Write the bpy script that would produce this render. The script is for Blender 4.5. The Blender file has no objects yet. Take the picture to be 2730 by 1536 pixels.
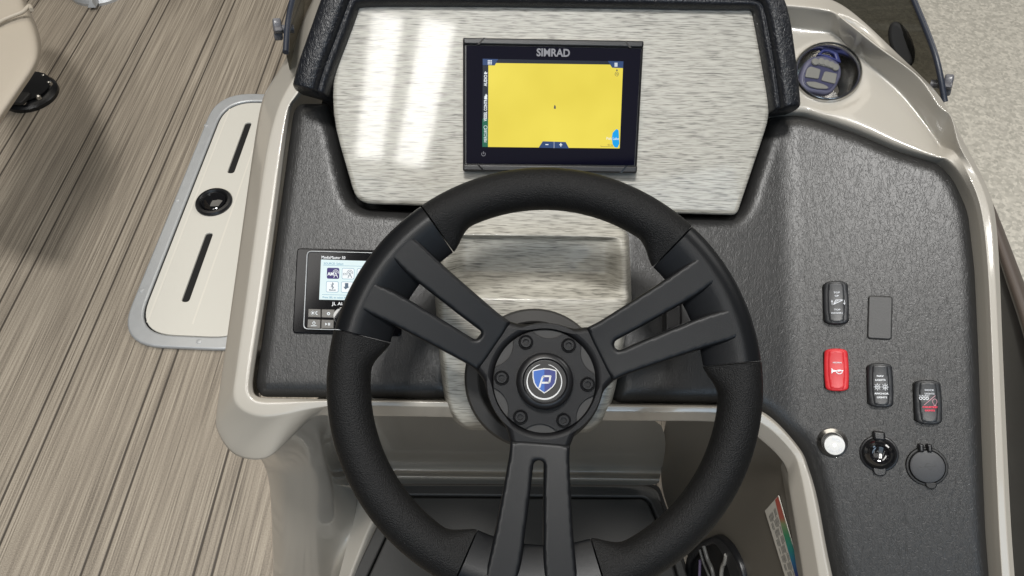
import bpy, bmesh, math, random
import numpy as np
from mathutils import Vector, Matrix

random.seed(7)
scene = bpy.context.scene
COL = scene.collection
R = math.radians

# ------------------------------------------------------------------ camera, world, lamps, exposure
CAM = Vector((0.0, 0.0, 1.40))
PITCH = 54.0
FPX = 2102.0
cd = bpy.data.cameras.new("camera")
cam = bpy.data.objects.new("camera", cd); COL.objects.link(cam)
cam.location = CAM; cam.rotation_euler = (R(90 - PITCH), 0, 0)
cd.sensor_width = 36.0; cd.lens = 36.0 * FPX / 2730.0
cd.clip_start = 0.02; cd.clip_end = 200
scene.camera = cam

world = bpy.data.worlds.new("World"); scene.world = world; world.use_nodes = True
bg = world.node_tree.nodes["Background"]
bg.inputs[0].default_value = (1.0, 0.98, 0.96, 1); bg.inputs[1].default_value = 0.035

def area(name, loc, target, sx, sy, power, color=(1, 1, 1)):
    l = bpy.data.lights.new(name, 'AREA'); l.shape = 'RECTANGLE'; l.size = sx; l.size_y = sy
    l.energy = power; l.color = color
    o = bpy.data.objects.new(name, l); COL.objects.link(o); o.location = loc
    d = (Vector(target) - Vector(loc)).normalized()
    o.rotation_euler = d.to_track_quat('-Z', 'Y').to_euler()
    return o

def strip(name, a, b, w, power, color, target=(0.0, 0.6, 0.8)):
    """a ceiling tube from a to b"""
    a, b = Vector(a), Vector(b); c = (a + b) / 2
    l = bpy.data.lights.new(name, 'AREA'); l.shape = 'RECTANGLE'; l.size = w; l.size_y = (b - a).length; l.energy = power; l.color = color
    o = bpy.data.objects.new(name, l); COL.objects.link(o)
    y = (b - a).normalized(); z = -(Vector(target) - c); z = (z - y * z.dot(y)).normalized(); x = y.cross(z)
    o.matrix_world = Matrix.Translation(c) @ Matrix((x, y, z)).transposed().to_4x4()
    return o

WARM = (1.0, 0.93, 0.82)
area("ceiling_and_fill_lamp", (-1.0, 2.6, 4.2), (-1.2, 1.0, 0), 3.2, 3.0, 60, WARM)
area("ceiling_and_fill_lamp", (-0.12, -0.10, 4.1), (0.1, 0.5, 0.7), 0.50, 0.36, 96, (1, 0.985, 0.955))
area("ceiling_and_fill_lamp", (4.5, 3.0, 4.2), (2.5, 2.0, -0.6), 2.0, 2.0, 115, (1, 0.98, 0.94))  # added fill lamp, lightens the showroom floor
area("ceiling_and_fill_lamp", (1.22, -0.62, 4.1), (0.3, 0.5, 0.7), 0.25, 0.3, 7, (1, 0.97, 0.93))
area("ceiling_and_fill_lamp", (-1.35, -0.85, 4.1), (-0.3, 0.5, 0.7), 0.5, 1.3, 20, (1, 0.97, 0.93))
area("reflection_fill", (0.2, -1.6, 4.15), (0.1, 0.6, 0.7), 1.2, 0.8, 3, (1, 0.98, 0.93))  # added soft source, gives the dash panel something bright to reflect
strip("strip_lamp", (-0.66, -1.00, 4.1), (-0.89, -1.95, 4.1), 0.16, 11, (1, 0.98, 0.94))
strip("strip_lamp", (-0.39, -1.03, 4.1), (-0.64, -2.00, 4.1), 0.18, 13, (1, 0.98, 0.94))
area("showroom_window", (1.22, -5.0, 4.0), (0.2, 0.4, 0.7), 1.4, 1.7, 36, (0.58, 0.78, 1.0))
area("showroom_window", (-1.5, -5.0, 3.5), (0.0, 0.4, 0.7), 1.6, 2.0, 18, (0.62, 0.80, 1.0))
area("skylight", (1.05, -2.95, 4.1), (0.2, 0.4, 0.7), 1.25, 1.3, 14, (0.62, 0.80, 1.0))
area("skylight", (-0.95, -2.95, 4.1), (0.0, 0.4, 0.7), 0.9, 1.3, 5, (0.66, 0.83, 1.0))

scene.view_settings.view_transform = 'Standard'
scene.view_settings.look = 'None'
scene.view_settings.exposure = 0.0
scene.view_settings.gamma = 1.0

# ------------------------------------------------------------------ geometry helpers
FW = Vector((0, math.cos(R(PITCH)), -math.sin(R(PITCH))))
UP = Vector((0, math.sin(R(PITCH)), math.cos(R(PITCH))))
RT = Vector((1, 0, 0))

def ray(px, py):
    return FW + RT * ((px - 1365) / FPX) - UP * ((py - 768) / FPX)
def D(px, py, d): return CAM + ray(px, py) * d
def Zp(px, py, z):
    r = ray(px, py); return CAM + r * ((z - CAM.z) / r.z)
def Yp(px, py, y):
    r = ray(px, py); return CAM + r * (y / r.y)

def ss(a, b, x):
    t = min(1, max(0, (x - a) / (b - a))); return t * t * (3 - 2 * t)

class Frame:
    """A plane in the place: origin, local x (right), y (up the surface), z (out of the surface)."""
    def __init__(s, o, x, n):
        s.o = Vector(o); s.n = Vector(n).normalized()
        x = Vector(x); s.x = (x - s.n * x.dot(s.n)).normalized(); s.y = s.n.cross(s.x)
        s.m = Matrix.Translation(s.o) @ Matrix((s.x, s.y, s.n)).transposed().to_4x4()
    def hit(s, px, py, h=0.0):
        r = ray(px, py); t = (s.o + s.n * h - CAM).dot(s.n) / r.dot(s.n)
        q = CAM + r * t - s.o
        return (q.dot(s.x), q.dot(s.y))
    def loc(s, pts, h=0.0): return [s.hit(a, b, h) for a, b in pts]
    def w(s, x, y, z=0.0): return s.o + s.x * x + s.y * y + s.n * z

def frame_at(px, py, d, elev, roll=0.0, lean=0.0):
    n = Vector((math.sin(R(lean)), -math.cos(R(elev)) * math.cos(R(lean)), math.sin(R(elev)) * math.cos(R(lean))))
    x = RT * math.cos(R(roll)) - UP * math.sin(R(roll))
    return Frame(D(px, py, d), x, n)

def link(name, me, mat=None, parent=None):
    o = bpy.data.objects.new(name, me); COL.objects.link(o)
    if mat is not None:
        me.materials.clear(); me.materials.append(mat)
    if parent is not None:
        o.parent = parent
    return o

def smooth(me, ang=35):
    for p in me.polygons: p.use_smooth = True
    if ang < 180:
        me.set_sharp_from_angle(angle=R(ang))
    return me

def mesh(name, vs, fs, ang=35):
    me = bpy.data.meshes.new(name); me.from_pydata([tuple(v) for v in vs], [], fs); me.update()
    return smooth(me, ang)

def thing(name, label, cat, matrix=None, loc=None, group=None):
    o = bpy.data.objects.new(name, None); COL.objects.link(o)
    o.empty_display_size = 0.02
    if matrix is not None: o.matrix_world = matrix
    if loc is not None: o.location = loc
    o['label'] = label; o['category'] = cat
    if group: o['group'] = group
    return o

def tag(o, label, cat, group=None):
    o['label'] = label; o['category'] = cat
    if group: o['group'] = group
    return o

def curve_mesh(cu):
    o = bpy.data.objects.new("tmp", cu); COL.objects.link(o)
    dg = bpy.context.evaluated_depsgraph_get(); dg.update()
    me = bpy.data.meshes.new_from_object(o.evaluated_get(dg))
    bpy.data.objects.remove(o); bpy.data.curves.remove(cu)
    return me

def rounded(poly, r, n=5):
    """Round every corner of a polygon; r is one radius or a list."""
    out = []; m = len(poly)
    for i in range(m):
        p = Vector(poly[i]); a = Vector(poly[i - 1]); b = Vector(poly[(i + 1) % m])
        ri = r[i] if isinstance(r, (list, tuple)) else r
        u = a - p; v = b - p
        if ri <= 0 or u.length < 1e-9 or v.length < 1e-9: out.append(tuple(p)); continue
        t = min(ri, u.length * .48, v.length * .48)
        s = p + u.normalized() * t; e = p + v.normalized() * t
        for k in range(n + 1):
            f = k / n
            q = s * (1 - f) ** 2 + p * 2 * f * (1 - f) + e * f * f
            out.append((q.x, q.y))
    return out

def circle(cx, cy, r, n=48, ry=None, a0=0):
    ry = r if ry is None else ry
    return [(cx + r * math.cos(a0 + 2 * math.pi * k / n), cy + ry * math.sin(a0 + 2 * math.pi * k / n)) for k in range(n)]

def plate_mesh(name, loops, z0, h, bevel=0.0, res=2):
    cu = bpy.data.curves.new(name, 'CURVE'); cu.dimensions = '2D'; cu.fill_mode = 'BOTH'
    for lp in loops:
        sp = cu.splines.new('POLY'); sp.points.add(len(lp) - 1)
        for q, (x, y) in zip(sp.points, lp): q.co = (x, y, 0, 1)
        sp.use_cyclic_u = True
    bevel = min(bevel, h * .49)
    cu.extrude = h / 2 - bevel; cu.bevel_depth = bevel; cu.bevel_resolution = res; cu.offset = -bevel
    me = curve_mesh(cu); me.name = name
    me.transform(Matrix.Translation((0, 0, z0 + h / 2)))
    return smooth(me, 40)

def plate(name, loops, z0, h, mat, parent, bevel=0.0, res=2):
    return link(name, plate_mesh(name, loops, z0, h, bevel, res), mat, parent)

def lathe_mesh(name, prof, n=64, cx=0, cy=0, ang=35):
    vs = []; fs = []; m = len(prof)
    for k in range(n):
        a = 2 * math.pi * k / n
        for r, z in prof: vs.append((cx + r * math.cos(a), cy + r * math.sin(a), z))
    for k in range(n):
        k2 = (k + 1) % n
        for i in range(m - 1):
            fs.append((k * m + i, k2 * m + i, k2 * m + i + 1, k * m + i + 1))
    me = mesh(name, vs, fs, ang)
    bm = bmesh.new(); bm.from_mesh(me); bmesh.ops.remove_doubles(bm, verts=bm.verts, dist=1e-7)
    bmesh.ops.recalc_face_normals(bm, faces=bm.faces); bm.to_mesh(me); bm.free()
    return smooth(me, ang)

def lathe(name, prof, mat, parent, n=64, cx=0, cy=0, ang=35):
    return link(name, lathe_mesh(name, prof, n, cx, cy, ang), mat, parent)

def tube_mesh(name, pts, r, n=10, cap=True):
    pts = [Vector(p) for p in pts]; vs = []; fs = []
    up = Vector((0.13, 0.31, 0.94))
    for i, p in enumerate(pts):
        t = (pts[min(i + 1, len(pts) - 1)] - pts[max(i - 1, 0)]).normalized()
        a = t.cross(up).normalized(); b = t.cross(a)
        rr = r[i] if isinstance(r, (list, tuple)) else r
        for k in range(n):
            w = 2 * math.pi * k / n
            vs.append(p + a * rr * math.cos(w) + b * rr * math.sin(w))
    for i in range(len(pts) - 1):
        for k in range(n):
            k2 = (k + 1) % n
            fs.append((i * n + k, i * n + k2, (i + 1) * n + k2, (i + 1) * n + k))
    if cap:
        fs.append(tuple(range(n))[::-1]); fs.append(tuple((len(pts) - 1) * n + k for k in range(n)))
    return mesh(name, vs, fs, 60)

def catmull(pts, n):
    """Resample a polyline of Vectors smoothly: n steps per span."""
    out = []; m = len(pts)
    for i in range(m - 1):
        p0 = pts[max(i - 1, 0)]; p1 = pts[i]; p2 = pts[i + 1]; p3 = pts[min(i + 2, m - 1)]
        for k in range(n):
            t = k / n
            out.append(0.5 * ((2 * p1) + (p2 - p0) * t + (2 * p0 - 5 * p1 + 4 * p2 - p3) * t * t + (3 * p1 - p0 - 3 * p2 + p3) * t ** 3))
    out.append(pts[-1]); return out

def loft_mesh(name, rows, origin=Vector((0, 0, 0)), sub=2, flip=False, along=1, ang=180, cam=None):
    """rows: polylines of world points with equal counts; skinned and subdivided."""
    rows = [[Vector(p) - origin for p in r] for r in rows]
    if along > 1: rows = [catmull(r, along) for r in rows]
    m = len(rows[0]); vs = [p for r in rows for p in r]; fs = []
    for i in range(len(rows) - 1):
        for j in range(m - 1):
            q = (i * m + j, i * m + j + 1, (i + 1) * m + j + 1, (i + 1) * m + j)
            fs.append(q[::-1] if flip else q)
    me = mesh(name, vs, fs, ang)
    if sub:
        o = bpy.data.objects.new("tmp", me); COL.objects.link(o)
        md = o.modifiers.new("s", 'SUBSURF'); md.levels = sub; md.render_levels = sub
        dg = bpy.context.evaluated_depsgraph_get(); dg.update()
        me2 = bpy.data.meshes.new_from_object(o.evaluated_get(dg)); bpy.data.objects.remove(o)
        me = smooth(me2, ang)
    # face the camera side
    me.name = name
    eye = CAM - origin if cam is None else cam
    n = sum(1 if (p.normal.dot(eye - p.center) > 0) else -1 for p in me.polygons)
    if n < 0: me.flip_normals()
    return me

def pad_mesh(name, poly, step, edge, depth, zf=None, puff=0.0, sink=0.02):
    """A padded panel: grid fill of a polygon, edges rolled over with radius `edge`."""
    P = np.array(poly); x0, y0 = P.min(0); x1, y1 = P.max(0)
    nx = int((x1 - x0) / step) + 3; ny = int((y1 - y0) / step) + 3
    xs = x0 - step + np.arange(nx) * step; ys = y0 - step + np.arange(ny) * step
    A = P; B = np.roll(P, -1, 0)
    def inside(q):
        x = q[:, 0][:, None]; y = q[:, 1][:, None]
        c = ((A[:, 1] > y) != (B[:, 1] > y)) & (x < (B[:, 0] - A[:, 0]) * (y - A[:, 1]) / (B[:, 1] - A[:, 1] + 1e-12) + A[:, 0])
        return c.sum(1) % 2 == 1
    def near(q):
        d = B - A; L = (d ** 2).sum(1) + 1e-12
        t = np.clip(((q[:, None, :] - A) * d).sum(2) / L, 0, 1)
        c = A + t[:, :, None] * d
        r = np.sqrt(((q[:, None, :] - c) ** 2).sum(2)); k = r.argmin(1)
        i = np.arange(len(q)); return r[i, k], c[i, k]
    gx, gy = np.meshgrid(xs, ys); V = np.stack([gx.ravel(), gy.ravel()], 1)
    cen = V.reshape(ny, nx, 2)[:-1, :-1] + step / 2
    ins = np.concatenate([inside(c) for c in np.array_split(cen.reshape(-1, 2), 20)]).reshape(ny - 1, nx - 1)
    fs = []; used = {}; cnt = {}
    for j, i in zip(*np.nonzero(ins)):
        q = (j * nx + i, j * nx + i + 1, (j + 1) * nx + i + 1, (j + 1) * nx + i)
        fs.append(q)
        for v in q: cnt[v] = cnt.get(v, 0) + 1
    ids = sorted(cnt); idx = {v: k for k, v in enumerate(ids)}
    Q = V[ids].copy()
    dist = np.empty(len(Q)); cl = np.empty_like(Q)
    for ch in np.array_split(np.arange(len(Q)), 30): dist[ch], cl[ch] = near(Q[ch])
    bnd = np.array([cnt[v] < 4 for v in ids])
    Q[bnd] = cl[bnd]; dist[bnd] = 0
    ring = np.zeros(len(Q), bool)
    for f in fs:
        k4 = [idx[v] for v in f]
        if bnd[k4].any(): ring[k4] = True
    ring &= ~bnd
    dv = V[ids] - cl; L_ = np.sqrt((dv ** 2).sum(1)) + 1e-9
    Q[ring] = cl[ring] + dv[ring] / L_[ring][:, None] * step * .85; dist[ring] = step * .85
    t = np.clip(dist / edge, 0, 1)
    z = -depth * (1 - np.sqrt(np.maximum(0, 1 - (1 - t) ** 2)))
    if puff: z += puff * (1 - np.exp(-dist / 0.05))
    if zf is not None: z = z + zf(Q[:, 0], Q[:, 1])
    vs = [(a, b, c) for (a, b), c in zip(Q, z)]
    faces = [tuple(idx[v] for v in q) for q in fs]
    # skirt
    ec = {}
    for f in faces:
        for a, b in zip(f, f[1:] + f[:1]):
            ec[(a, b)] = 1
    low = {}
    for (a, b) in list(ec):
        if (b, a) not in ec:
            for v in (a, b):
                if v not in low:
                    low[v] = len(vs); vs.append((vs[v][0], vs[v][1], vs[v][2] - sink))
            faces.append((b, a, low[a], low[b]))
    me = mesh(name, vs, faces, 75)
    return me

def text_mesh(body, size, xs=1.0, bold=0.0, align='CENTER', ext=0.00015, space=1.0):
    cu = bpy.data.curves.new("txt", 'FONT'); cu.body = body; cu.size = size
    cu.align_x = align; cu.align_y = 'CENTER'; cu.extrude = ext; cu.offset = bold; cu.space_character = space
    cu.resolution_u = 3
    me = curve_mesh(cu)
    me.transform(Matrix.Diagonal((xs, 1, 1, 1)))
    return me

def text(body, x, y, z, h, mat, parent, name="lettering", xs=1.0, bold=0.0, align='CENTER', rot=0.0, space=1.0):
    """h: cap height in metres."""
    me = text_mesh(body, h / 0.70, xs, bold, align, space=space); me.name = name
    me.transform(Matrix.Translation((x, y, z)) @ Matrix.Rotation(rot, 4, 'Z'))
    return link(name, me, mat, parent)

def join_meshes(name, parts):
    bm = bmesh.new()
    for me in parts: bm.from_mesh(me)
    out = bpy.data.meshes.new(name); bm.to_mesh(out); bm.free()
    return smooth(out, 40)

def stroke(pts, w, closed=False):
    """outline polygon(s) of a thin stroked polyline -> list of quads as loops"""
    loops = []; n = len(pts)
    for i in range(n if closed else n - 1):
        a = Vector(pts[i]); b = Vector(pts[(i + 1) % n]); t = (b - a)
        if t.length < 1e-9: continue
        t.normalize(); q = Vector((-t.y, t.x)) * w / 2; a = a - t * w * .3; b = b + t * w * .3
        loops.append([tuple(a - q), tuple(b - q), tuple(b + q), tuple(a + q)])
    return loops

def flat(name, loops, z, mat, parent, h=0.0002):
    vs = []; fs = []
    for lp in loops:
        b = len(vs); n = len(lp)
        for x, y in lp: vs.append((x, y, z + h))
        fs.append(tuple(range(b, b + n)))
    me = bpy.data.meshes.new(name); me.from_pydata(vs, [], fs); me.update()
    bm = bmesh.new(); bm.from_mesh(me); bmesh.ops.recalc_face_normals(bm, faces=bm.faces)
    for f in bm.faces:
        if f.normal.z < 0: f.normal_flip()
    bm.to_mesh(me); bm.free()
    o = link(name, me, mat, parent)
    if len(loops) > 1: o['kind'] = 'stuff'      # strokes of one printed mark
    return o

# ------------------------------------------------------------------ materials
def new_mat(name):
    m = bpy.data.materials.new(name); m.use_nodes = True
    nt = m.node_tree; b = nt.nodes["Principled BSDF"]
    return m, nt, b

def N(nt, t, **kw):
    n = nt.nodes.new(t)
    for k, v in kw.items(): setattr(n, k, v)
    return n

def simple(name, col, rough=0.5, metal=0.0, coat=0.0, coat_r=0.05, bump=0.0, bscale=800, spec=0.5, vary=0.0, coord='Object'):
    m, nt, b = new_mat(name)
    b.inputs['Base Color'].default_value = (*col, 1); b.inputs['Roughness'].default_value = rough
    b.inputs['Metallic'].default_value = metal; b.inputs['Coat Weight'].default_value = coat
    b.inputs['Coat Roughness'].default_value = coat_r; b.inputs['Specular IOR Level'].default_value = spec
    tc = N(nt, 'ShaderNodeTexCoord')
    if bump:
        n = N(nt, 'ShaderNodeTexNoise'); n.inputs['Scale'].default_value = bscale; n.inputs['Detail'].default_value = 3
        nt.links.new(tc.outputs[coord], n.inputs['Vector'])
        bp = N(nt, 'ShaderNodeBump'); bp.inputs['Strength'].default_value = bump; bp.inputs['Distance'].default_value = 0.001
        nt.links.new(n.outputs['Fac'], bp.inputs['Height']); nt.links.new(bp.outputs['Normal'], b.inputs['Normal'])
    if vary:
        n = N(nt, 'ShaderNodeTexNoise'); n.inputs['Scale'].default_value = 60; n.inputs['Detail'].default_value = 6
        nt.links.new(tc.outputs[coord], n.inputs['Vector'])
        mr = N(nt, 'ShaderNodeMapRange'); mr.inputs['From Min'].default_value = .3; mr.inputs['From Max'].default_value = .7
        mr.inputs['To Min'].default_value = rough - vary; mr.inputs['To Max'].default_value = rough + vary
        nt.links.new(n.outputs['Fac'], mr.inputs['Value']); nt.links.new(mr.outputs['Result'], b.inputs['Roughness'])
    return m

def emit(name, col, s=1.0):
    m, nt, b = new_mat(name)
    b.inputs['Base Color'].default_value = (0.01, 0.01, 0.01, 1)
    b.inputs['Emission Color'].default_value = (*col, 1); b.inputs['Emission Strength'].default_value = s
    b.inputs['Roughness'].default_value = 0.25; b.inputs['Specular IOR Level'].default_value = .08
    return m

def leather_mat(name, col, scale=520, bump=0.7, rough=0.42, dist=0.00023):
    """grained vinyl: soft irregular grain with a few deeper creases"""
    m, nt, b = new_mat(name)
    b.inputs['Base Color'].default_value = (*col, 1); b.inputs['Roughness'].default_value = rough; b.inputs['Specular IOR Level'].default_value = .42
    tc = N(nt, 'ShaderNodeTexCoord'); mp = N(nt, 'ShaderNodeMapping')
    mp.inputs['Scale'].default_value = (1.35, 0.62, 1)
    nt.links.new(tc.outputs['Object'], mp.inputs['Vector'])
    def noise(sc, det, dis=0.0):
        n = N(nt, 'ShaderNodeTexNoise'); n.inputs['Scale'].default_value = sc; n.inputs['Detail'].default_value = det
        n.inputs['Distortion'].default_value = dis; nt.links.new(mp.outputs[0], n.inputs['Vector']); return n
    g = noise(scale, 2, .8); w = noise(scale * .22, 3, .5); cz = noise(scale * .33, 2, 1.0)
    s_ = N(nt, 'ShaderNodeMath', operation='SUBTRACT'); s_.inputs[1].default_value = .5; nt.links.new(cz.outputs['Fac'], s_.inputs[0])
    a_ = N(nt, 'ShaderNodeMath', operation='ABSOLUTE'); nt.links.new(s_.outputs[0], a_.inputs[0])
    r_ = N(nt, 'ShaderNodeMapRange', interpolation_type='SMOOTHSTEP'); r_.inputs['From Max'].default_value = .05; nt.links.new(a_.outputs[0], r_.inputs['Value'])
    a1 = N(nt, 'ShaderNodeMath', operation='MULTIPLY_ADD'); a1.inputs[1].default_value = .35
    nt.links.new(r_.outputs[0], a1.inputs[0]); nt.links.new(g.outputs['Fac'], a1.inputs[2])
    ad = N(nt, 'ShaderNodeMath', operation='MULTIPLY_ADD'); ad.inputs[1].default_value = 1.1
    nt.links.new(w.outputs['Fac'], ad.inputs[0]); nt.links.new(a1.outputs[0], ad.inputs[2])
    bp = N(nt, 'ShaderNodeBump'); bp.inputs['Strength'].default_value = bump; bp.inputs['Distance'].default_value = dist
    nt.links.new(ad.outputs[0], bp.inputs['Height']); nt.links.new(bp.outputs['Normal'], b.inputs['Normal'])
    return m

def film_mat(name, coat=.6):
    """printed grey wood-grain film under a clear coat"""
    m, nt, b = new_mat(name)
    tc = N(nt, 'ShaderNodeTexCoord')
    def streak(sx, sy, sz, detail, dist):
        mp = N(nt, 'ShaderNodeMapping'); mp.inputs['Scale'].default_value = (sx, sy, sz)
        nt.links.new(tc.outputs['Object'], mp.inputs['Vector'])
        n = N(nt, 'ShaderNodeTexNoise'); n.inputs['Scale'].default_value = 1; n.inputs['Detail'].default_value = detail
        n.inputs['Distortion'].default_value = dist
        nt.links.new(mp.outputs[0], n.inputs['Vector']); return n
    a = streak(62, 880, 40, 3, 0.5); c = streak(22, 330, 20, 3, 0.6); e = streak(3, 9, 9, 2, 0)
    r1 = N(nt, 'ShaderNodeValToRGB'); cr = r1.color_ramp
    cr.elements[0].position = .33; cr.elements[0].color = (.105, .101, .088, 1)
    cr.elements[1].position = .54; cr.elements[1].color = (.385, .37, .325, 1)
    x = cr.elements.new(.66); x.color = (.46, .445, .395, 1)
    s = N(nt, 'ShaderNodeMath', operation='MULTIPLY_ADD'); s.inputs[1].default_value = .28
    nt.links.new(c.outputs['Fac'], s.inputs[0])
    s2 = N(nt, 'ShaderNodeMath', operation='MULTIPLY'); s2.inputs[1].default_value = .78
    nt.links.new(a.outputs['Fac'], s2.inputs[0]); nt.links.new(s2.outputs[0], s.inputs[2])
    nt.links.new(s.outputs[0], r1.inputs['Fac'])
    hs = N(nt, 'ShaderNodeHueSaturation'); nt.links.new(r1.outputs['Color'], hs.inputs['Color'])
    mr = N(nt, 'ShaderNodeMapRange'); mr.inputs['To Min'].default_value = .92; mr.inputs['To Max'].default_value = 1.08
    nt.links.new(e.outputs['Fac'], mr.inputs['Value']); nt.links.new(mr.outputs[0], hs.inputs['Value'])
    nt.links.new(hs.outputs['Color'], b.inputs['Base Color'])
    b.inputs['Roughness'].default_value = .48; b.inputs['Metallic'].default_value = 0.0
    b.inputs['Coat Weight'].default_value = coat; b.inputs['Coat Roughness'].default_value = .055
    return m

def deck_mat(name):
    """woven vinyl flooring: fine streaks along the boat, printed double seams"""
    m, nt, b = new_mat(name)
    tc = N(nt, 'ShaderNodeTexCoord')
    def streak(sx, sy, detail, dist=0.0):
        mp = N(nt, 'ShaderNodeMapping'); mp.inputs['Scale'].default_value = (sx, sy, 1)
        nt.links.new(tc.outputs['Object'], mp.inputs['Vector'])
        n = N(nt, 'ShaderNodeTexNoise'); n.inputs['Scale'].default_value = 1; n.inputs['Detail'].default_value = detail
        n.inputs['Distortion'].default_value = dist
        nt.links.new(mp.outputs[0], n.inputs['Vector']); return n
    sx0 = N(nt, 'ShaderNodeSeparateXYZ'); nt.links.new(tc.outputs['Object'], sx0.inputs[0])
    rb = N(nt, 'ShaderNodeMath', operation='MULTIPLY'); rb.inputs[1].default_value = 400; nt.links.new(sx0.outputs['X'], rb.inputs[0])
    fl = N(nt, 'ShaderNodeMath', operation='FLOOR'); nt.links.new(rb.outputs[0], fl.inputs[0])
    fx = N(nt, 'ShaderNodeMath', operation='MULTIPLY'); fx.inputs[1].default_value = 1.73; nt.links.new(fl.outputs[0], fx.inputs[0])
    yy = N(nt, 'ShaderNodeMath', operation='MULTIPLY'); yy.inputs[1].default_value = 3.2; nt.links.new(sx0.outputs['Y'], yy.inputs[0])
    cb = N(nt, 'ShaderNodeCombineXYZ'); nt.links.new(fx.outputs[0], cb.inputs[0]); nt.links.new(yy.outputs[0], cb.inputs[1])
    a = N(nt, 'ShaderNodeTexNoise'); a.inputs['Scale'].default_value = 1; a.inputs['Detail'].default_value = 2
    nt.links.new(cb.outputs[0], a.inputs['Vector'])
    c = streak(60, 3.0, 1); w = streak(520, 520, 1); e = streak(3, 3, 2)
    s = N(nt, 'ShaderNodeMath', operation='MULTIPLY_ADD'); s.inputs[1].default_value = .05
    s0 = N(nt, 'ShaderNodeMath', operation='MULTIPLY'); s0.inputs[1].default_value = .70
    nt.links.new(a.outputs['Fac'], s0.inputs[0]); nt.links.new(c.outputs['Fac'], s.inputs[0]); nt.links.new(s0.outputs[0], s.inputs[2])
    s3 = N(nt, 'ShaderNodeMath', operation='MULTIPLY_ADD'); s3.inputs[1].default_value = .34
    nt.links.new(w.outputs['Fac'], s3.inputs[0]); nt.links.new(s.outputs[0], s3.inputs[2])
    r1 = N(nt, 'ShaderNodeValToRGB'); cr = r1.color_ramp
    cr.elements[0].position = .36; cr.elements[0].color = (.130, .108, .084, 1)
    cr.elements[1].position = .70; cr.elements[1].color = (.42, .365, .292, 1)
    x = cr.elements.new(.52); x.color = (.265, .226, .179, 1)
    nt.links.new(s3.outputs[0], r1.inputs['Fac'])
    # seams
    sx = N(nt, 'ShaderNodeSeparateXYZ'); nt.links.new(tc.outputs['Object'], sx.inputs[0])
    dv = N(nt, 'ShaderNodeMath', operation='MULTIPLY_ADD'); dv.inputs[1].default_value = 1 / .195; dv.inputs[2].default_value = 24.238
    nt.links.new(sx.outputs['X'], dv.inputs[0])
    fr = N(nt, 'ShaderNodeMath', operation='FRACT'); nt.links.new(dv.outputs[0], fr.inputs[0])
    def band(c0):
        d = N(nt, 'ShaderNodeMath', operation='SUBTRACT'); d.inputs[1].default_value = c0
        nt.links.new(fr.outputs[0], d.inputs[0])
        ab = N(nt, 'ShaderNodeMath', operation='ABSOLUTE'); nt.links.new(d.outputs[0], ab.inputs[0])
        mr = N(nt, 'ShaderNodeMapRange', interpolation_type='SMOOTHSTEP')
        mr.inputs['From Min'].default_value = .006; mr.inputs['From Max'].default_value = .017
        mr.inputs['To Min'].default_value = 1; mr.inputs['To Max'].default_value = 0
        nt.links.new(ab.outputs[0], mr.inputs['Value']); return mr
    b1 = band(.30); b2 = band(.464)
    mxx = N(nt, 'ShaderNodeMath', operation='MAXIMUM'); nt.links.new(b1.outputs[0], mxx.inputs[0]); nt.links.new(b2.outputs[0], mxx.inputs[1])
    ml = N(nt, 'ShaderNodeMath', operation='MULTIPLY'); ml.inputs[1].default_value = .95; nt.links.new(mxx.outputs[0], ml.inputs[0])
    mix = N(nt, 'ShaderNodeMix', data_type='RGBA'); mix.inputs['B'].default_value = (.050, .040, .031, 1)
    nt.links.new(ml.outputs[0], mix.inputs['Factor']); nt.links.new(r1.outputs['Color'], mix.inputs['A'])
    nt.links.new(mix.outputs['Result'], b.inputs['Base Color'])
    b.inputs['Roughness'].default_value = .55
    ht = N(nt, 'ShaderNodeMath', operation='SUBTRACT'); nt.links.new(s3.outputs[0], ht.inputs[0]); nt.links.new(mxx.outputs[0], ht.inputs[1])
    bp = N(nt, 'ShaderNodeBump'); bp.inputs['Strength'].default_value = .5; bp.inputs['Distance'].default_value = .0015
    nt.links.new(ht.outputs[0], bp.inputs['Height']); nt.links.new(bp.outputs['Normal'], b.inputs['Normal'])
    return m

def speckle_mat(name):
    m, nt, b = new_mat(name)
    tc = N(nt, 'ShaderNodeTexCoord')
    v = N(nt, 'ShaderNodeTexVoronoi'); v.inputs['Scale'].default_value = 95; nt.links.new(tc.outputs['Object'], v.inputs['Vector'])
    n = N(nt, 'ShaderNodeTexNoise'); n.inputs['Scale'].default_value = 40; n.inputs['Detail'].default_value = 6; nt.links.new(tc.outputs['Object'], n.inputs['Vector'])
    sp = N(nt, 'ShaderNodeSeparateColor'); nt.links.new(v.outputs['Color'], sp.inputs[0])
    s = N(nt, 'ShaderNodeMath', operation='MULTIPLY_ADD'); s.inputs[1].default_value = .45
    nt.links.new(sp.outputs[0], s.inputs[0])
    s2 = N(nt, 'ShaderNodeMath', operation='MULTIPLY'); s2.inputs[1].default_value = .6; nt.links.new(n.outputs['Fac'], s2.inputs[0])
    nt.links.new(s2.outputs[0], s.inputs[2])
    r1 = N(nt, 'ShaderNodeValToRGB'); cr = r1.color_ramp
    cr.elements[0].position = .18; cr.elements[0].color = (.42, .40, .345, 1)
    cr.elements[1].position = .80; cr.elements[1].color = (.74, .70, .61, 1)
    x = cr.elements.new(.5); x.color = (.57, .54, .47, 1)
    nt.links.new(s.outputs[0], r1.inputs['Fac']); nt.links.new(r1.outputs['Color'], b.inputs['Base Color'])
    b.inputs['Roughness'].default_value = .45
    return m

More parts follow.
